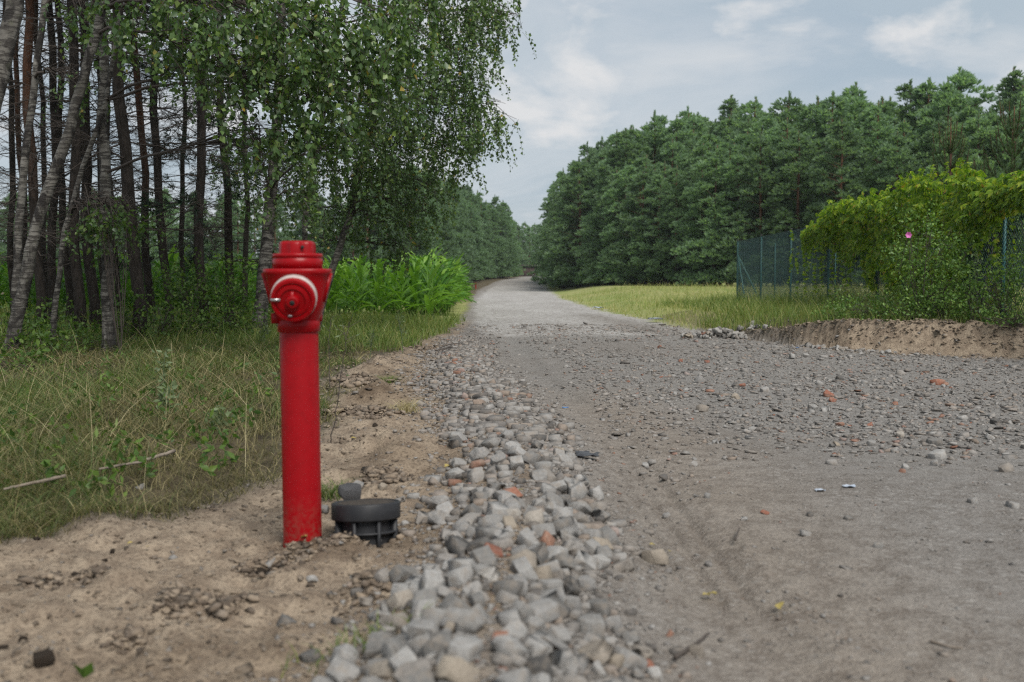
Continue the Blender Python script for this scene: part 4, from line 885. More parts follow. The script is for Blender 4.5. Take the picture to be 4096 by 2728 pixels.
# ------------------------------------------------------------------ roadside wood: pines
HIGH = pine_variant(640, 8, 1.2, 1.7, 3.0, .5, 6, .2)[1]
rp = np.random.default_rng(55)
def bare_pine(pb, pt, w, y, label, red=False, needles=0, lean_y=0.0):
    base = at(pb, 0, y); x0 = base[0]; zb = hz(x0, y); x1 = at(pt, 0, y)[0]; ztop = at(pt, 0, y)[2]
    H = 13.5 + rp.normal(0, .8); r = empty('pine_tree', (x0, y, zb)); tag(r, label, 'tree', 'pines of the roadside wood')
    zs = np.linspace(-.15, H, 22); bx = (x1 - x0) * np.clip(zs / ztop, 0, 1.6); wob = .035 * np.sin(zs * 1.3 + pb) + .02 * np.sin(zs * 3.1)
    rad = w * y / F / 2; rr = rad * (1 - .62 * zs / H) + rad * .35 * np.exp(-np.clip(zs, 0, 9) / .18)
    P = np.stack([bx + wob, lean_y * zs + wob * .5, zs], 1); b = B(); b.tube(P, rr, 12, rough=.07, rg=rp); b.build('trunk', M_pinered if red else M_pine, r, True)
    add('crown', HIGH, r, (P[-1][0] * .75, 0, H - 7.2), (0, 0, rp.uniform(0, 6)))
    b = B(); c = B(); z = 1.1 + rp.random() * .5
    C, D = [], []
    while z < 7.6:
        for q in range(int(rp.integers(2, 5))):
            a = rp.random() * 6.28; L = rp.uniform(.5, 1.7) * (.7 + .06 * z); o_ = np.array([np.interp(z, zs, P[:, 0]), np.interp(z, zs, P[:, 1]), z]); n_ = 7
            f = np.linspace(0, 1, n_); el = rp.normal(.05, .25)
            pts = o_ + np.stack([np.cos(a + .25 * np.sin(f * 3)) * f * L, np.sin(a + .2 * f) * f * L, math.sin(el) * f * L + rp.normal(0, .25) * L * f * f], 1) + rp.normal(0, .014, (n_, 3))
            b.segs(pts[:-1], pts[1:], np.linspace(.013, .005, n_ - 1), np.linspace(.011, .003, n_ - 1), 3)
            m_ = int(L * 12); ff = rp.uniform(.3, 1, m_); q0 = np.stack([np.interp(ff, f, pts[:, i]) for i in range(3)], 1); dv = unit(m_, rp) * .6 + np.array([math.cos(a), math.sin(a), -.1]); q1 = q0 + dv * rp.uniform(.1, .42, (m_, 1))
            b.segs(q0, q1, .0035, .0018, 3); q2 = q1 + (dv + unit(m_, rp)) * .10; b.segs(q1, q2, .002, .0012, 3)
            q3 = q0 * .4 + q1 * .6 + unit(m_, rp) * .13; b.segs(q0 * .4 + q1 * .6, q3, .002, .001, 3)
            if needles and rp.random() < needles and z > 1.0: C += [q1, q2, pts[3:], q3]; D += [dv, dv, np.repeat([[math.cos(a), math.sin(a), .2]], n_ - 3, 0), dv]
        z += rp.uniform(.22, .5)
    b.build('branches', M_twig, r)['kind'] = 'stuff'
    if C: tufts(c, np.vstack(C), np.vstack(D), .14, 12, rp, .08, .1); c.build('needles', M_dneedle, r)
PN = [(120, 108, 40, 15, 'reddish pine trunk between the thin birch and the leaning birch', True, 0), (186, 205, 34, 16.2, 'dark straight pine trunk crossing behind the leaning birch', False, 0),
      (240, 226, 30, 18, 'slim dark pine trunk just past the leaning birch', False, 0), (292, 278, 44, 14.4, 'thick dark pine trunk beside the thin curved birch', False, 0),
      (348, 318, 42, 15.4, 'dark pine trunk standing directly left of the upright birch', False, 0), (392, 378, 26, 19, 'thin dark pine trunk half hidden behind the upright birch', False, 0),
      (522, 466, 52, 13.6, 'thickest dark pine trunk, first one right of the upright birch', False, 0), (588, 522, 32, 17, 'red barked pine leaning slightly left, right of the thickest pine', True, 0),
      (642, 604, 34, 15.6, 'dark pine with a bare lower trunk, right of the red barked pine', False, .05), (788, 800, 40, 15.2, 'grey pine trunk with dark green boughs midway to the hydrant', False, .30),
      (898, 880, 34, 17.2, 'pine trunk hung with birch leaves, next left of the birch by the hydrant', False, .25), (22, 30, 26, 20, 'distant slim pine trunk at the left picture edge', False, 0),
      (68, 62, 24, 21.5, 'distant slim pine just right of the left picture edge', True, 0), (160, 148, 24, 21, 'distant slim pine seen past the leaning birch', False, 0),
      (440, 412, 22, 22, 'distant thin pine glimpsed right behind the upright birch', False, 0), (712, 728, 22, 22.5, 'distant thin pine in the bright gap left of the green boughs', False, .2), (960, 985, 22, 22, 'distant thin pine behind the leaves left of the hydrant', False, .1)]
for a in PN: bare_pine(a[0], a[1], a[2], a[3], a[4], a[5], a[6])

# ------------------------------------------------------------------ roadside wood: birches
rb = np.random.default_rng(88)
def strands(c, tw, C, R, n, leafL, rg, hang=(.18, .52)):
    """hanging twigs with leaves inside an ellipsoid"""
    u = unit(n, rg) * (rg.random((n, 1)) ** (1 / 2.4)); P = C + u * np.array(R)
    L = rg.uniform(hang[0], hang[1], n); th = rg.random(n) * 6.28; dr = np.stack([np.cos(th) * .35, np.sin(th) * .35, -np.ones(n)], 1); dr /= np.linalg.norm(dr, axis=1)[:, None]
    arch = np.stack([np.cos(th), np.sin(th), 0 * th], 1); k = 13
    pts = []
    for i in range(k):
        f = i / (k - 1); pts.append(P + arch * (L * .42 * math.sin(min(f * 1.6, 1.57)))[:, None] + np.array([0, 0, -1.]) * (L * f ** 1.35 * .95)[:, None] + rg.normal(0, .012, (n, 3)))
    pts = np.stack(pts, 1)
    tw.segs(pts[:, 0:k - 1:6].reshape(-1, 3), pts[:, 6::6].reshape(-1, 3), .0022, .0016, 3)
    q = pts[:, 1:].reshape(-1, 3); q = np.repeat(q, 2, 0); m = len(q)
    keep = rg.random(m) < .80; q = q[keep]; m = len(q)
    d = unit(m, rg) * .75 + np.array([0, 0, -.75]); s_ = unit(m, rg); l_ = leafL * rg.uniform(.65, 1.25, m)
    q = q + unit(m, rg) * .022
    c.leaves(q, d, s_, l_, l_ * rg.uniform(.68, .85, m), .12, .36)
def birch(path, y, w, label, clusters, leafL, H=None, limb_r=.02, y_lean=0.0, dens=None, extra=None):
    """path: photo points of the trunk from the root upward, at distance y"""
    dens = dens or (66 if leafL > .06 else 88)
    pts = []
    for i, (px, v) in enumerate(path):
        pts.append(at(px, v, y + y_lean * i))
    pts = np.array(pts); x0, y0 = pts[0][0], pts[0][1]; pts[0][2] = hz(x0, y0) - .12
    dv = pts[-1] - pts[-2]; dv /= np.linalg.norm(dv); dv[2] = abs(dv[2])
    for k in range(1, 5): pts = np.vstack([pts, pts[-1] + (dv * .6 + np.array([0, 0, .4])) * 1.25])
    t = np.concatenate([[0], np.cumsum(np.linalg.norm(np.diff(pts, axis=0), axis=1))]); ts_ = np.linspace(0, t[-1], 34)
    # smooth the polyline
    P = np.stack([np.interp(ts_, t, pts[:, i]) for i in range(3)], 1)
    for _ in range(2): P[1:-1] = .25 * P[:-2] + .5 * P[1:-1] + .25 * P[2:]
    P[2:] += rb.normal(0, .010, (len(P) - 2, 3))
    root = np.array([x0, y0, hz(x0, y0)]); r = empty('birch_tree', root); tag(r, label, 'tree', 'birches of the roadside wood')
    rad = w * y / F / 2; u = ts_ / ts_[-1]; rr = rad * (1 - .72 * u) * (1 + .5 * np.exp(-ts_ / .16))
    b = B(); b.tube(P - root, rr, 14, rough=.05, rg=rb); b.build('trunk', M_birch, r, True)
    br, lf = B(), B()
    for (px, v, yy_, rx, ry, rz) in clusters:
        C = at(px, v, yy_); 
        cand = P[(P[:, 2] > max(1.2, C[2] - 2.2)) & (P[:, 2] < C[2] + 1.0)]
        s0 = cand[np.argmin(np.linalg.norm(cand - C, axis=1))] if len(cand) else P[-6]
        f = np.linspace(0, 1, 12); mid = (s0 + C) / 2 + np.array([0, 0, .35]) + rb.normal(0, .12, 3)
        lim = ((1 - f) ** 2)[:, None] * s0 + (2 * f * (1 - f))[:, None] * mid + (f ** 2)[:, None] * (C + np.array([0, 0, rz * .3])); lim[1:-1] += rb.normal(0, .02, (10, 3))
        br.tube(lim - root, np.linspace(limb_r, .006, 12), 5, cap=False)
        m = 22; ff = rb.uniform(.35, 1, m); q0 = np.stack([np.interp(ff, f, lim[:, i]) for i in range(3)], 1); q1 = C + unit(m, rb) * np.array([rx, ry, rz]) * .85
        qm = (q0 + q1) / 2 + np.array([0, 0, .10]) + rb.normal(0, .05, (m, 3))
        br.segs(q0 - root, qm - root, .007, .005, 4); br.segs(qm - root, q1 - root, .005, .003, 3)
        vol = 4.19 * rx * ry * rz; strands(lf, br, C - root, (rx, ry, rz), max(10, int(vol * dens * (.6 if v > 700 else 1))), leafL, rb)
    for (dx_, dy_, z_, R_) in (extra or ()):
        C = np.array([P[-1][0] + dx_, P[-1][1] + dy_, z_]); strands(lf, br, C - root, (R_, R_, R_ * .9), int(4.19 * R_ ** 3 * 7), leafL * 1.9, rb, (.4, 1.0))
        br.segs([P[-8] - root], [C - root], .03, .01, 4)
    br.build('branches', M_twig, r)['kind'] = 'stuff'
    if lf.n: lf.build('crown', M_birchleaf, r)
near = [(640, 40, 10.8, .75, .7, .40), (860, 90, 10.4, .8, .8, .45), (1080, 110, 10.0, .8, .8, .55), (1320, 130, 10.0, .8, .8, .60), (1530, 110, 10.4, .7, .8, .55), (930, 290, 10.2, .55, .6, .36), (1130, 400, 10.0, .6, .6, .45), (1330, 410, 10.2, .55, .6, .45), (1140, 590, 10.0, .34, .4, .30), (1560, 330, 11.0, .5, .6, .45), (720, 250, 10.8, .35, .5, .22), (1010, 560, 10.6, .28, .4, .22), (1400, 600, 10.6, .35, .4, .3)]
farc = [(1720, 40, 16, 1.1, 1, .8), (1930, 40, 16.4, .62, .8, .55), (1860, 240, 16, .6, .9, .55), (1690, 360, 16, .9, 1, .8), (1960, 480, 16, .50, .6, .36), (1850, 520, 16, .7, .8, .42), (1790, 620, 16.2, .62, .8, .40), (1560, 560, 16.5, .9, .9, .7), (2040, 90, 16.4, .25, .4, .30), (1900, 380, 16, .35, .6, .3)]
farc2 = [(1600, 760, 17.4, .85, .8, .6), (1420, 740, 17.2, .7, .8, .6), (1690, 880, 17.5, .5, .6, .45), (1510, 920, 17.8, .75, .7, .42), (1750, 780, 17.5, .45, .5, .35), (1380, 900, 17.6, .6, .6, .4), (1620, 1020, 17.8, .35, .5, .25)]
farc3 = [(1080, 780, 16.5, .55, .6, .5), (1240, 820, 16.8, .5, .6, .5), (1180, 640, 16.8, .6, .6, .5), (960, 640, 16.4, .5, .6, .35), (1300, 650, 17, .6, .6, .5), (1450, 450, 16.8, .7, .8, .6)]
birch([(25, 1470), (75, 1250), (115, 1050), (165, 830), (225, 660), (285, 520), (335, 300), (410, 60)], 11.2, 52, 'pale birch leaning strongly to the right, with a kinked trunk', near[:6] , .066, extra=((.6, 0, 6.8, 1.3), (1.6, -.2, 7.6, 1.4)))
birch([(75, 1440), (62, 1200), (78, 900), (95, 660), (125, 400), (160, 150), (185, 0)], 12.4, 36, 'thin upright birch with a mossy trunk at the far left of the wood', [(330, 30, 12, .35, .4, .2), (300, 330, 12, .25, .3, .12)], .05, extra=((.2, .3, 7.6, 1.2),))
birch([(205, 1450), (222, 1180), (250, 950), (310, 720), (385, 530), (440, 380), (455, 250)], 12.0, 24, 'slender curved birch bending right in front of the upright birch', [(420, 850, 11.6, .30, .3, .14), (330, 900, 11.8, .22, .3, .1), (520, 860, 12, .22, .3, .16)], .05, extra=((.3, 0, 6.6, 1.0),))
birch([(438, 1445), (425, 1000), (412, 600), (418, 250), (405, 0)], 12.1, 52, 'stout upright birch with black cracked foot, standing in the grass', near[6:9] + [(470, 60, 11.5, .45, .5, .25)], .066, extra=((0, .3, 7.4, 1.4), (.8, .6, 8.4, 1.2)))
birch([(-330, 1500), (-150, 900), (-40, 500), (25, 240), (62, 0)], 8.6, 92, 'broad birch trunk cutting across the top left corner', [], .05, extra=((.4, .2, 7.2, 1.5), (1.0, .8, 8, 1.3)))
birch([(1035, 1345), (1050, 1150), (1072, 950), (1088, 760), (1105, 560)], 16.6, 58, 'dark footed birch just left of the hydrant head', near[9:] + farc3, .050, extra=((.2, .2, 7.6, 1.5),))
birch([(1255, 1330), (1300, 1160), (1340, 1040), (1392, 880), (1440, 700), (1500, 480)], 17.2, 32, 'birch leaning right behind the hydrant head', farc[:5] + farc2[:4], .052, extra=((.8, .3, 7.2, 1.5), (2.0, 0, 7.4, 1.4)))
birch([(1205, 1320), (1212, 1000), (1232, 760), (1280, 520), (1330, 300)], 18.2, 26, 'slim birch rising straight behind the hydrant cap', farc[5:] + farc2[4:], .052, extra=((.8, .3, 7.4, 1.5),))
# ------------------------------------------------------------------ corn
rc = np.random.default_rng(101)
def cornleaf(L, W, el, az, z0, rg):
    k = 6; f = np.linspace(0, 1, k); bend = rg.uniform(.30, .95)
    r_ = L * (f * math.cos(el) + .25 * f ** 2); z = z0 + L * (math.sin(el) * f * 1.1 - bend * .75 * f ** 2.3)
    ctr = np.stack([np.cos(az) * r_, np.sin(az) * r_, z], 1); sd_ = np.array([-math.sin(az), math.cos(az), 0]); w = W * np.array([.55, .95, 1, .82, .5, .04])
    wave = .015 * np.sin(f * 11 + rg.random() * 6)
    V = np.concatenate([ctr - sd_ * w[:, None] / 2 + np.array([0, 0, 1.]) * (W * .22 + wave)[:, None], ctr, ctr + sd_ * w[:, None] / 2 + np.array([0, 0, 1.]) * (W * .22 - wave)[:, None]])
    q = []
    for i in range(k - 1): q += [[i, k + i, k + i + 1, i + 1], [k + i, 2 * k + i, 2 * k + i + 1, k + i + 1]]
    return V, np.array(q)
CV = []
for i in range(6):
    st = B(); H = 1.25; st.tube([[0, 0, -.05], [.01, 0, .5], [0, .01, H * .8]], [.016, .014, .006], 6); lv = []; az = rc.random() * 6.28
    for q in range(11):
        z0 = .12 + q * .085; az += math.pi + rc.normal(0, .35); lv.append(cornleaf(rc.uniform(.6, .95) * (1 - .02 * q), rc.uniform(.085, .115), .75 + .055 * q, az, z0, rc))
    allb = B(); V, Fs = st.arr(); allb.put(V, tris=Fs[0], quads=Fs[1])
    for V, q in lv: allb.put(V, quads=q)
    lm = []
    for V, q in lv: b = B(); b.put(V, quads=q); lm.append(b.data('leaf', M_corn))
    CV.append((st.data('stalk', M_corn), lm, allb.data('corn_plant', M_corn), allb.arr()))
def xcorn(y): return -1.68 - .038 * (y - 22)
spots = []
for row in range(4):
    y0 = 23.6 + row * .75
    for x in np.arange(-14.5, xcorn(y0), .30 + .03 * row): spots.append((x + rc.normal(0, .05), y0 + rc.normal(0, .12) + .02 * x * 0))
side = []
for y0 in np.arange(26.5, 56, .34): side.append((xcorn(y0) + rc.normal(0, .07), y0)); side.append((xcorn(y0) - .5 + rc.normal(0, .1), y0))
order = sorted(range(len(spots)), key=lambda i: spots[i][1] - .25 * (spots[i][0] > -5))
indiv = [spots[i] for i in order[:190]] + side[:105]; mass = [spots[i] for i in order[190:]] + side[105:]
def corn_label(x, y): return 'bright green corn plant along the road edge of the field' if y > 26.3 else ('bright green corn plant in the open field front beside the road' if x > -6.2 else 'green corn plant seen between the dark tree trunks')
for n_, (x, y) in enumerate(indiv):
    vi = int(rc.integers(6)); s = rc.uniform(.88, 1.12) * (1.12 if x > -2.6 else 1); loc = (x, y, hz(x, y)); rot = (rc.normal(0, .05), rc.normal(0, .05), rc.uniform(0, 6.28))
    if x > -4.6 and y < 24.2:
        o = empty('corn_plant', loc, rot); o.scale = (s,) * 3; add('stalk', CV[vi][0], o)
        for m in CV[vi][1]: add('leaf', m, o)
    else: o = add('corn_plant', CV[vi][2], None, loc, rot, s)
    lb = corn_label(x, y); tag(o, lb, 'corn', lb.replace('plant', 'plants'))
b = B()
far = [(rc.uniform(-16, xcorn(26.6)), rc.uniform(26.6, 30)) for _ in range(180)] + [(xcorn(y) - rc.uniform(.8, 2.5), y) for y in rc.uniform(30, 56, 50)]
for (x, y) in mass + far:
    V, Fs = CV[int(rc.integers(6))][3]; a = rc.uniform(0, 6.28); s = rc.uniform(.9, 1.12); Rm = np.array([[math.cos(a), -math.sin(a), 0], [math.sin(a), math.cos(a), 0], [0, 0, 1]]) * s
    b.put(V @ Rm.T + [x, y, 0], tris=Fs[0], quads=Fs[1])
tag(b.build('corn_crop', M_corn), 'mass of green corn deeper in the field behind the front rows', 'corn', kind='stuff')

# ------------------------------------------------------------------ grass
rr_ = np.random.default_rng(131)
def rnd_lean(n, H, k): a = rr_.random(n) * 6.28; return np.stack([np.cos(a), np.sin(a)], 1) * (H * k)[:, None]
def field(n, yr, xr_, mask, Hm, wid, k, droop, seg=3, clump=0.0, power=1.0):
    y = np.exp(rr_.uniform(math.log(yr[0]), math.log(yr[1]), n)); x = xr_(y, rr_.random(n)); ok = mask(x, y, rr_.random(n)); x, y = x[ok], y[ok]; n = len(x)
    H = Hm(x, y) * rr_.lognormal(0, .35, n); P = np.stack([x, y, height(x, y) - .01], 1); b = B(); b.blades(P, H, rnd_lean(n, H, k) * rr_.uniform(.3, 1.4, (n, 1)), wid * np.clip(y / 6, .7, 4) * rr_.uniform(.7, 1.4, n), seg, droop); return b
M_dry = leafmat('dry_grass_blade', [(0, (.05, .058, .022)), (.40, (.10, .095, .04)), (.70, (.17, .148, .066)), (.95, (.28, .235, .12)), (1, (.42, .36, .20))], .25, .65)
def gmask(x, y, u): return (x < XG(y) + .55 * fbm(x * 1.6, y * 1.6, 4, 91) + .02) & (u < .35 + .65 * sst(-.15, .1, fbm(x * 1.2, y * 1.2, 3, 301)))
b = field(52000, (3.0, 13.5), lambda y, u: XG(y) + .3 - (u ** 1.15) * np.minimum(.66 * y + 1.2 + XG(y) * 1.0, 9), gmask, lambda x, y: .11 + .08 * sst(0, 1.2, XG(y) - x) + .07 * fbm(x * .9, y * .9, 3, 305), .0042, 1.15, .85, 3)
tag(b.build('dry_grass', M_dry), 'matted dry olive brown grass and straw left of the hydrant', 'grass', kind='stuff')
def gm2(x, y, u): return (x < XG(y) + .45 * fbm(x * 1.6, y * 1.6, 4, 91) - .03) & (u < sst(-.10, .12, fbm(x * .9 + 4, y * .9, 4, 311)))
b = field(62000, (3.0, 13.5), lambda y, u: XG(y) + .3 - (u ** 1.15) * np.minimum(.66 * y + 1.2 + XG(y) * 1.0, 9), gm2, lambda x, y: .12 + .09 * sst(0, 1.2, XG(y) - x) + .22 * np.clip(fbm(x * 1.7, y * 1.7, 3, 305), -.2, .5), .0042, .95, .7, 3)
tag(b.build('roadside_grass', M_grass), 'greener tufts of long grass left of the hydrant', 'grass', kind='stuff')
b = field(22000, (12.5, 24), lambda y, u: XG(y) + .2 - u * np.minimum(.62 * y, 14), lambda x, y, u: x < XG(y) + .5 * fbm(x * 1.6, y * 1.6, 4, 91), lambda x, y: .26 + .05 * fbm(x * .9, y * .9, 3, 305), .0045, .5, .5, 3)
tag(b.build('wood_edge_grass', M_grassg), 'green grass between the trees and the corn', 'grass', kind='stuff')
# broad weeds mixed into the grass
n = 260; y = np.exp(rr_.uniform(math.log(3.8), math.log(12.5), n)); x = XG(y) - .12 - rr_.random(n) * np.minimum(.6 * y - .6, 6.5); b = B(); k = 9
P = np.repeat(np.stack([x, y, height(x, y) + rr_.uniform(.03, .16, n)], 1), k, 0) + rr_.normal(0, .03, (n * k, 3)); b.leaves(P, unit(n * k, rr_) + [0, 0, .35], unit(n * k, rr_), rr_.uniform(.03, .065, n * k), rr_.uniform(.014, .028, n * k), .12)
tag(b.build('verge_weeds', M_under), 'small broad leaved weeds scattered through the roadside grass', 'weeds', kind='stuff')
# straw stalks with seed heads
n = 420; y = np.exp(rr_.uniform(math.log(3.6), math.log(13), n)); x = XG(y) - .05 - rr_.random(n) * np.minimum(.6 * y - 1 + .6, 6); H = rr_.uniform(.2, .55, n); b = B()
P = np.stack([x, y, height(x, y)], 1); b.blades(P, H, rnd_lean(n, H, 1.0) * rr_.uniform(.2, 1.3, (n, 1)), .0028 * np.clip(y / 5, 1, 2), 4, .25)
M_straw = leafmat('straw', [(0, (.30, .25, .13)), (1, (.46, .40, .24))], .25, .6)
tag(b.build('straw_stalks', M_straw), 'dry straw stalks leaning over the roadside grass', 'grass', kind='stuff')
# meadow
b = field(42000, (18.5, 66), lambda y, u: XR(y) - .2 + u * np.minimum(.6 * y, 34), lambda x, y, u: (x > XR(y) + .25 * fbm(x * 2, y * 2, 3, 7)), lambda x, y: .13 + .09 * sst(0, 2.5, x - XR(y)) + .12 * sst(45, 62, y) + .08 * fbm(x * .5, y * .5, 3, 9), .0036, .5, .4, 2)
tag(b.build('meadow_grass', M_mead), 'pale green and straw coloured meadow grass below the pines', 'grass', kind='stuff')
# grass along the fence foot and the top of the bank
b = field(17000, (12.2, 34), lambda y, u: np.where(y < 20, 3.6 + u * 3.6, fx(y) - 2.2 + u * 3.4), lambda x, y, u: (y > YLIP(x) + .02) & (x < fx(y) + 1.5), lambda x, y: .14 + .26 * sst(1.2, .2, np.abs(fx(y) - x)) * (y > 14) * (1 - .5 * sst(20, 28, y)) + .10 * sst(0, 1, y - YLIP(x)), .0036, .45, .35, 3)
tag(b.build('fence_grass', M_grassg), 'tall uncut grass along the foot of the fence', 'grass', kind='stuff')

# ------------------------------------------------------------------ undergrowth and weeds
def leafy(name, label, cat, grp, px, v, y, R, n, leafL, mat, seed, stems=7, hang=.3, wdt=.6, flat=1.0, base=None):
    """bush: stems fan from the ground, leaves fill an uneven ellipsoid"""
    rg = np.random.default_rng(seed); C = at(px, v, y); x0, y0 = (C[0], C[1]) if base is None else base; zb = hz(x0, y0); r = empty(name, (x0, y0, zb)); tag(r, label, cat, grp); C = C - np.array([x0, y0, zb])
    st, lf = B(), B(); ends = C + unit(stems * 5, rg) * np.array(R) * rg.uniform(.4, 1, (stems * 5, 1))
    for k in range(stems):
        e = ends[k]; m_ = e * .5 + np.array([0, 0, .12 * abs(e[2])]) + rg.normal(0, .05, 3); f = np.linspace(0, 1, 6)
        p_ = (2 * f * (1 - f))[:, None] * m_ + (f ** 2)[:, None] * e; st.segs(p_[:-1], p_[1:], .006, .004, 4)
        for j in range(4):
            e2 = ends[stems + k * 4 + j]; s0 = p_[2 + j % 4]; st.segs([s0], [e2], .003, .002, 3)
    ncl = max(6, n // 16); cl = C + unit(ncl, rg) * np.array(R) * (rg.random((ncl, 1)) ** (1 / 2.2)); cl = cl[cl[:, 2] > .03]
    q = np.repeat(cl, 16, 0) + rg.normal(0, leafL * 1.5, (len(cl) * 16, 3)); q[:, 2] = np.maximum(q[:, 2], .02)
    d = unit(len(q), rg) * .8 + (q - C) * .35 / max(R) + np.array([0, 0, -hang]); s_ = unit(len(q), rg) * np.array([1, 1, .35]); l_ = leafL * rg.uniform(.6, 1.3, len(q)); lf.leaves(q, d, s_, l_, l_ * wdt, .14, .42)
    st.build('stems', M_twig, r)['kind'] = 'stuff'; return r, lf.build('foliage', mat, r)
UG = 'undergrowth at the feet of the trees'
for i, (px, v, y, R, n, lb) in enumerate(((40, 1330, 11.6, (.5, .4, .30), 420, 'leafy sapling hugging the foot of the leaning birch'), (170, 1390, 11.4, (.4, .4, .22), 320, 'low bramble in front of the slender curved birch'),
        (60, 1480, 9.6, (.45, .4, .2), 340, 'low leafy scrub at the left picture edge above the grass'), (330, 1360, 12.6, (.4, .4, .22), 260, 'leafy scrub left of the upright birch foot'), (520, 1290, 13.4, (.45, .4, .35), 380, 'sapling with pale leaves right of the upright birch'),
        (640, 1290, 14, (.4, .4, .35), 320, 'leafy bush below the bare pine, left of the green boughs'), (760, 1180, 14.6, (.5, .4, .6), 620, 'tall leafy shrub wrapped round the grey pine'), (880, 1150, 15, (.5, .4, .55), 620, 'tall leafy shrub left of the dark footed birch'),
        (830, 1310, 14.4, (.6, .4, .2), 380, 'low shrubs under the green boughs'), (960, 1290, 15.4, (.4, .4, .3), 360, 'bush between the last pine and the dark footed birch'), (470, 880, 11.8, (.3, .3, .2), 160, 'leafy sprig sprouting from the upright birch'), (250, 1290, 14.5, (.5, .4, .3), 300, 'dim bush between the dark pine trunks'), (1120, 1180, 17, (.35, .3, .5), 320, 'leafy shrub peeping left of the hydrant head'))):
    C = at(px, v, y)
    leafy('leafy_shrub', lb, 'shrub', UG, px, v, y, R, int(n * 1.5), .06, M_under, 700 + i)
# dark fir like boughs are on the pines; ferny weeds and mugwort in the grass
for i, (px, v, y, h) in enumerate(((640, 1640, 7.0, .34), (655, 1740, 6.1, .22), (860, 1770, 5.7, .12), (1050, 1345, 13, .3))):
    x, yy_ = at(px, v, y)[0], y; zb = hz(x, yy_); r = empty('weed', (x, yy_, zb)); tag(r, ['pale grey green weed standing in the grass left of the hydrant', 'shorter pale weed in front of the taller one in the grass', 'tiny pale weed close to the hydrant pipe', 'slim weed at the foot of the dark birch'][i], 'weed')
    st, lf = B(), B(); f = np.linspace(0, 1, 10); P = np.stack([.04 * f, 0 * f, h * f], 1); st.segs(P[:-1], P[1:], .004, .003, 4); st.build('stem', M_weed, r)
    q = np.repeat(P[2:], 9, 0) + rr_.normal(0, .025, (72, 3)); lf.leaves(q, unit(72, rr_) + [0, 0, .3], unit(72, rr_), .05, .02, .1); lf.build('foliage', M_weed, r)
def stalk(pts, y, r0, label, mat=M_twig, sprigs=0, nm='weed_stalk', cat='weed'):
    P = np.array([at(a, c, y) for a, c in pts]); P[0][2] = hz(P[0][0], y) - .01; o = empty(nm, P[0]); tag(o, label, cat); st = B(); t_ = np.linspace(0, len(P) - 1, 20); Q = np.stack([np.interp(t_, range(len(P)), P[:, i]) for i in range(3)], 1) - P[0]; Q[1:] += rr_.normal(0, .003, (19, 3))
    st.segs(Q[:-1], Q[1:], np.linspace(r0, r0 * .4, 19), np.linspace(r0, r0 * .35, 19), 4); lf = B()
    if sprigs:
        i_ = rr_.integers(8, 20, sprigs); q = Q[i_]; d = unit(sprigs, rr_) + [0, 0, .4]; st.segs(q, q + d * .06, .0018, .001, 3); lf.leaves(q + d * .05, d, unit(sprigs, rr_), .035, .010, .1); lf.build('leaves', M_weed if sprigs < 60 else M_under, o)
    st.build('stem', mat, o); return o
stalk(((1318, 1840), (1345, 1640), (1378, 1400), (1395, 1290)), 5.2, .0032, 'tall dry brown weed stalk just right of the hydrant pipe', sprigs=14)
stalk(((1318, 1500), (1316, 1380), (1322, 1270)), 8.2, .004, 'shorter dry weed stalk behind the tall one by the hydrant', sprigs=10)
stalk(((1478, 1465), (1485, 1380), (1495, 1330)), 10.8, .006, 'green sprig weed growing on the dirt mound', M_weed, 70)
stalk(((1612, 1430), (1605, 1330), (1592, 1270)), 12.5, .005, 'thin leafy weed at the end of the dirt mound', M_weed, 50)
# dead grass clump on the dug earth
for px, v, lb, m, s in ((1620, 1680, 'faded clump of dead grass on the dug earth beside the rubble', M_straw, 1.0), (1300, 2010, 'small green grass tuft just behind the hydrant pipe', M_grass, .9), (1560, 1560, 'small grass tuft on the dirt mound', M_grassg, .8)):
    y = 3686 / (v - 1130); p = at(px, v, y); n = 130; b = B(); z = hz(p[0], y); o = empty('grass_tuft', (p[0], y, z)); H = rr_.uniform(.07, .17, n) * s; b.blades(rr_.normal(0, .045 * s, (n, 3)) * [1, 1, 0], H, rnd_lean(n, H, 1.1), .0045, 3, .7); b.build('blades', m, o); tag(o, lb, 'grass')
n = 90; b = B(); xs_ = rr_.normal(-.33, .10, n); ys_ = rr_.normal(2.36, .05, n); H = rr_.uniform(.03, .08, n); b.blades(np.stack([xs_, ys_, height(xs_, ys_)], 1), H, rnd_lean(n, H, .8), .004, 3, .5)
tag(b.build('sprouting_grass', M_grassg), 'few thin green shoots in the sand beside the nearest rubble', 'grass', kind='stuff')

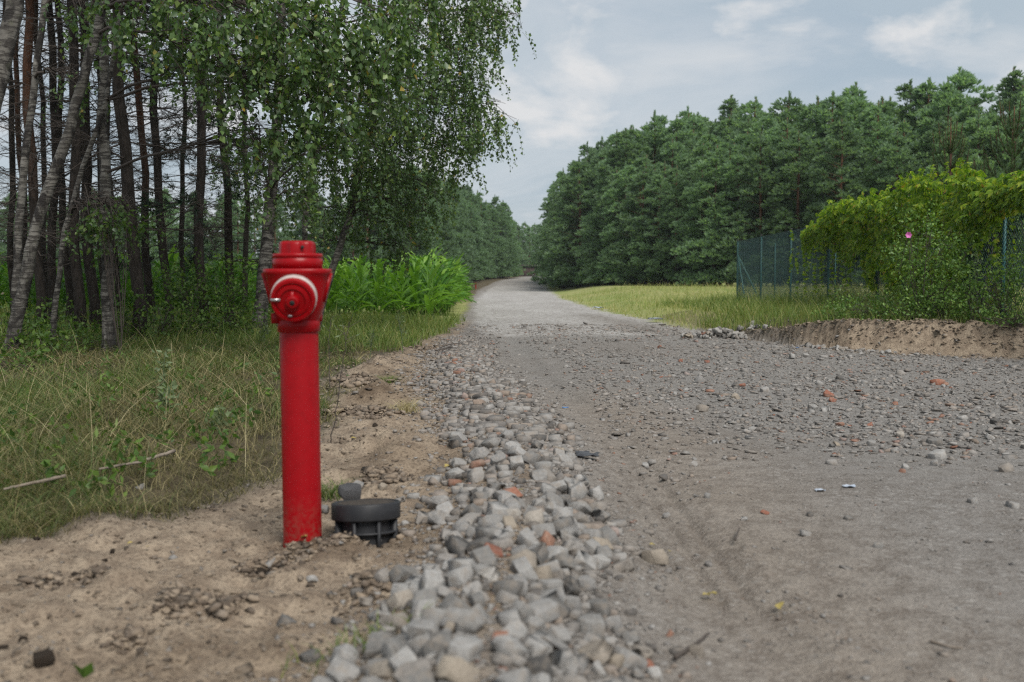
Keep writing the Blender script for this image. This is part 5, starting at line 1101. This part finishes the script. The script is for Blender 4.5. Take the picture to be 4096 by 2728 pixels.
# ------------------------------------------------------------------ creeper and shrubs on the fence
rv = np.random.default_rng(171)
topz = tab((12.2, 2.24), (12.9, 2.18), (13.6, 2.08), (14.0, 2.22), (14.6, 2.52), (15.5, 2.50), (17, 2.50), (18.6, 2.45), (20, 2.42), (21, 2.36), (21.8, 2.25), (22.6, 2.14), (23.6, 2.05), (24.4, 1.95))
lowz = tab((12.2, 2.05), (12.9, 1.95), (13.5, 1.9), (14.1, 1.45), (14.6, .8), (15.3, .45), (16.5, .55), (18, .95), (19.3, 1.25), (20.5, 1.55), (21.4, 1.75), (22.4, 1.95), (23.4, 1.98), (24.4, 1.93))
vn_ = empty('creeper', (fx(18), 18, .2)); tag(vn_, 'bright yellow green creeper draped over the chain link fence', 'creeper'); voff = np.array([fx(18), 18, .2])
def creeper_leaves(b, y, z, xo, size, rg):
    n = len(y); P = np.stack([fx(y) + xo, y, z], 1) - voff
    face = np.stack([-np.ones(n) * .8, -rg.uniform(.0, 1.0, n), rg.uniform(-.1, .7, n)], 1) + .6 * unit(n, rg); face /= np.linalg.norm(face, axis=1)[:, None]
    down = np.array([0, 0, -1.]) + .55 * unit(n, rg); down -= face * (down * face).sum(1)[:, None]; down /= np.linalg.norm(down, axis=1)[:, None]; side_ = np.cross(face, down)
    for a in (-1.15, -.55, 0, .55, 1.15):
        d = down * math.cos(a) + side_ * math.sin(a) + face * -.12 + .12 * unit(n, rg); s2 = np.cross(face, d); L = size * rg.uniform(.75, 1.15, n) * (1 - .16 * abs(a)); b.leaves(P, d, s2, L, L * .42, .12, .5)
n = 8200; y = rv.uniform(12.2, 23.4, n); u = rv.random(n) ** .75; lz = lowz(y) + .55 * fbm(y * 2.6, y * 0 + 1, 3, 443) * sst(13.5, 14.5, y) - .1; z = lz + u * (topz(y) - lz) * (1 + .10 * fbm(y * 2.1, z_ := y * 0 + 3, 3, 12)) + .08 * fbm(y * 5, y * 0, 2, 14)
gap = fbm(y * 1.6, z * 2.2, 3, 401); ok = (gap > -.10 - .30 * u); y, z, u = y[ok], z[ok], u[ok]; n = len(y)
bul = np.clip(.5 + 2.2 * fbm(y * 1.3, z * 1.8, 3, 431), 0, 1.4); xo = -(.03 + .38 * bul * (.35 + .65 * u)) * (.55 + .45 * rv.random(n)) + .25 * (u > .8) * rv.random(n); z = z + .14 * (u > .8) * (bul - .5) + .05 * rv.normal(size=n)
b = B(); creeper_leaves(b, y, z, xo, .08 + .05 * rv.random(n), rv); b.build('leaves', M_vine, vn_)
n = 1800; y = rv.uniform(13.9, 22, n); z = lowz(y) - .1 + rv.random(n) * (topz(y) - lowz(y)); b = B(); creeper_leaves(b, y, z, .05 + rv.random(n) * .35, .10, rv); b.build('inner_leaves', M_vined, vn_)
st, hl = B(), B()                                             # hanging runners and rising shoots
for k in range(110):
    y = rv.uniform(13.2, 24.8); z0 = topz(y) - .15 if k < 86 else topz(y) - .05; L = rv.uniform(.5, 1.75) if k < 86 else -rv.uniform(.12, .28); f = np.linspace(0, 1, 14)
    P = np.stack([fx(y) - .06 + .05 * np.sin(f * 4 + k), y + .15 * np.sin(f * 3 + k), z0 - L * f], 1) - voff; st.segs(P[:-1], P[1:], .004, .003, 3)
    m = 16 if L > 0 else 8; q = P[rv.integers(2, 14, m)] + voff; creeper_leaves(hl, q[:, 1], q[:, 2], q[:, 0] - fx(q[:, 1]) - .02, .065, rv)
for k in range(9):
    y = rv.uniform(14.2, 19); f = np.linspace(0, 1, 12); P = np.stack([fx(y) + .05 + .04 * np.sin(f * 5 + k), y + .3 * f * rv.normal(), .2 + f * 1.9], 1) - voff; st.segs(P[:-1], P[1:], .014, .010, 5)
st.build('stems', M_twig, vn_)['kind'] = 'stuff'; hl.build('runners', M_vine, vn_)
# rose bush with one pink flower in front of the creeper
rs, _ = leafy('rose_bush', 'dark leafed rose bush with one pink flower against the fence', 'bush', None, 3700, 1010, 13.6, (.55, .35, .72), 1700, .05, M_shrub, 900, 9)
C = at(3632, 940, 13.0) - np.array(rs.location); b = B()
for k in range(6):
    a = k * 1.047; d = np.array([math.cos(a) * .8, -.5, math.sin(a) * .8]); b.leaves([C], [d], [np.cross(d, [0, 1, 0])], .05, .05, .1, .6)
b.build('flower', M_pink, rs); st = B(); st.segs([C + [0, .3, -.5]], [C], .004, .003, 4); st.build('flower_stem', M_twig, rs)
SG = 'low shrubs on the bank below the fence'
for i, (px, v, y, R, n, lb) in enumerate(((3470, 1240, 14.2, (.50, .4, .24), 900, 'low rose shrub at the left end of the shrub row on the bank'), (3640, 1230, 13.7, (.42, .4, .27), 850, 'low rose shrub under the pink flower'),
        (3780, 1190, 13.5, (.36, .4, .35), 800, 'shrub right of the one under the pink flower'), (3900, 1180, 13.1, (.42, .4, .42), 1100, 'taller green shrub before the right fence post'), (4040, 1150, 12.9, (.42, .4, .46), 1200, 'dense green shrub filling the right picture edge under the fence'),
        (4050, 1290, 12.6, (.40, .3, .16), 600, 'low growth spilling over the bank at the right edge'), (3330, 1270, 15.0, (.35, .4, .18), 420, 'smallest low plant on the bank before the tall grass'), (4000, 950, 14.6, (.55, .5, .55), 900, 'dim bush behind the fence by the right post'), (4150, 900, 14.0, (.5, .5, .6), 800, 'bush behind the fence cut off by the picture edge'))):
    leafy('low_shrub', lb, 'shrub', SG, px, v, y, R, n, .045, M_shrub, 930 + i, 8, .1)
stalk(((3880, 1240), (3900, 1120), (3912, 1020)), 13.0, .005, 'feathery pale weed plume rising above the low shrubs', M_weed, 59)

# ------------------------------------------------------------------ litter: branches, leaves, scraps
def branch(pts, r0, label, mat, lift=.012, nm='fallen_branch'):
    P = []
    for a, c in pts:
        y = 3686 / (c - 1130); p = at(a, c, y); P.append([p[0], p[1], hz(p[0], p[1]) + lift])
    P = np.array(P); t_ = np.linspace(0, len(P) - 1, 16); Q = np.stack([np.interp(t_, range(len(P)), P[:, i]) for i in range(3)], 1); Q[1:-1] += rr_.normal(0, r0 * .10, (14, 3)); o = B(); o.tube(Q - Q[0], np.linspace(r0, r0 * .55, 16), 8, rough=.06, rg=rr_)
    ob = o.build(nm, mat, None, True, tuple(Q[0])); return tag(ob, label, 'branch')
branch(((700, 1926), (560, 1970), (400, 2010)), .0085, 'pale broken branch lying on the grass, the thicker upper piece', M_deadwood, .10)
branch(((265, 2030), (160, 2045), (60, 2062), (20, 2075)), .008, 'pale broken branch low at the left picture edge', M_deadwood, .09)
branch(((2700, 2690), (2760, 2640), (2835, 2555)), .006, 'dark twig lying at the bottom of the road', M_twig, .012, 'twig')
branch(((2940, 2190), (2950, 2160), (2958, 2142)), .004, 'short dark twig standing in the wheel track', M_twig, .02, 'twig')
branch(((3720, 2600), (3800, 2625), (3850, 2630)), .0035, 'thin pale twig on the smooth dirt low on the right', M_deadwood, .006, 'twig')
for k, pts in enumerate((((1760, 1420), (1800, 1408), (1850, 1398)), ((1740, 1432), (1790, 1430), (1830, 1436)), ((1770, 1440), (1800, 1420), (1815, 1402)))):
    branch(pts, .008, ['dark twig on the dirt by the far rubble, pointing at the road', 'lowest dark twig by the far rubble', 'steepest dark twig by the far rubble'][k], M_twig, .05, 'twig')
LF = 'fallen yellow leaves'
def fallen(px, v, s, lb):
    s = s * .5
    y = 3686 / (v - 1130); p = at(px, v, y); b = B(); a = rr_.random() * 6.28; d = np.array([math.cos(a), math.sin(a), .15]); k = 5; f = np.linspace(0, 1, k); w = s * .42 * np.sin(np.pi * np.clip(f * .92 + .06, 0, 1)) ; sd_ = np.array([-math.sin(a), math.cos(a), rr_.normal(0, .25)]); c_ = d * (s * f)[:, None] + np.stack([0 * f, 0 * f, .18 * s * np.sin(f * 3)], 1)
    V = np.concatenate([c_ - sd_ * w[:, None] + [0, 0, s * .14], c_, c_ + sd_ * w[:, None] + [0, 0, s * .10]]); q = []
    for i in range(k - 1): q += [[i, k + i, k + i + 1, i + 1], [k + i, 2 * k + i, 2 * k + i + 1, k + i + 1]]
    b.put(V, quads=q); o = b.build('fallen_leaf', M_yleaf, None, True, (p[0], p[1], hz(p[0], p[1]) + .012)); tag(o, lb, 'leaf', LF)
for a in ((1205, 2222, .045, 'pale yellow leaf at the very foot of the hydrant'), (2620, 2205, .04, 'yellow leaf on the dirt right of the rubble ridge'), (2680, 2215, .035, 'olive leaf beside the yellow leaf right of the rubble'), (2620, 2255, .03, 'small yellow leaf below the pair right of the rubble'), (1780, 1925, .055, 'orange yellow leaf at the left edge of the rubble'), (2258, 2100, .045, 'orange leaf standing among the rubble stones'),
          (2075, 2085, .035, 'greenish yellow leaf among the rubble'), (1425, 1838, .05, 'yellow leaf on the dug earth right of the hydrant pipe'), (510, 2205, .035, 'yellow leaf on the sand near the grass edge'), (590, 2230, .035, 'second yellow leaf on the sand near the grass edge'), (2830, 2385, .06, 'curled pale leaf on the wheel track'), (3120, 2465, .06, 'curled brown yellow leaf on the dirt ridge at the bottom right'), (1540, 1680, .04, 'small yellow leaf near the dead grass clump'), (2840, 2390, .05, 'second curled pale leaf on the wheel track')): fallen(*a)
b = B(); p = at(335, 2715, 2.33); b.leaves([[0, 0, 0], [0, 0, 0]], [[.3, 0, .6], [-.3, 0, .5]], [[.7, .5, 0], [.7, -.5, 0]], .045, .035, .1); o = b.build('seedling', M_under, None, False, (p[0], p[1], hz(p[0], p[1]))); tag(o, 'tiny green seedling in the sand at the bottom left', 'seedling')
def scrap(px, v, s, mat, lb, cat, lift=.01, y=None, n=6):
    y = y or 3686 / (v - 1130); p = at(px, v, y); b = B(); g = np.linspace(-1, 1, n); X, Y = np.meshgrid(g, g); Z = .5 * fbm(X * 1.7 + px, Y * 1.7, 3, 5) + .25; V = np.stack([X * s + rr_.normal(0, s * .08, X.shape), Y * s * .7, Z * s], -1).reshape(-1, 3); q = [[i * n + j, i * n + j + 1, (i + 1) * n + j + 1, (i + 1) * n + j] for i in range(n - 1) for j in range(n - 1)]
    V2 = V - [0, 0, .002]; bq = np.array(q); b.put(V, quads=bq); b.put(V2, quads=bq[:, ::-1]); o = b.build('scrap', mat, None, True, (p[0], p[1], hz(p[0], p[1]) + lift)); tag(o, lb, cat)
M_blue = simple('blue_plastic', (.05, .13, .32), .5, (.10, .22, .42), 20); M_bag = simple('pale_plastic', (.45, .48, .52), .4, (.30, .36, .46), 9); M_blk = simple('black_foil', (.03, .032, .036), .4, (.06, .06, .065), 20)
scrap(2262, 1640, .022, M_blue, 'small blue plastic scrap on the dirt beside the rubble', 'scrap')
scrap(2350, 1862, .055, M_blk, 'crumpled black plastic half buried in the dirt', 'scrap')
scrap(2330, 1850, .035, M_blk, 'smaller black plastic flake behind the crumpled piece', 'scrap')
scrap(2620, 1290, .16, M_bag, 'bluish white plastic litter at the meadow edge', 'scrap', .05)
scrap(2392, 1238, .18, M_bag, 'pale litter where the far meadow meets the road', 'scrap', .03)
scrap(3395, 1960, .025, M_bag, 'flat white scrap on the smooth road dirt', 'scrap', .003)
scrap(3280, 1975, .02, M_bag, 'smaller white scrap beside the flat white one', 'scrap', .003)
scrap(3190, 1395, .03, M_blue, 'blue scrap below the sandy bank', 'scrap', .01)

# ------------------------------------------------------------------ thin summer haze
M_haze = bpy.data.materials.new('haze_air'); M_haze.use_nodes = True; ht_ = M_haze.node_tree; ht_.nodes.clear()
ho = ht_.nodes.new('ShaderNodeOutputMaterial'); pv = ht_.nodes.new('ShaderNodeVolumePrincipled'); pv.inputs['Color'].default_value = (.82, .88, .92, 1); pv.inputs['Density'].default_value = .0003; pv.inputs['Anisotropy'].default_value = .3
ht_.links.new(pv.outputs[0], ho.inputs['Volume'])
b = B(); b.box((0, 345, 11), (2400, 760, 25)); o = b.build('haze', M_haze); tag(o, 'thin pale summer haze in the air over the whole scene', 'haze', kind='stuff')
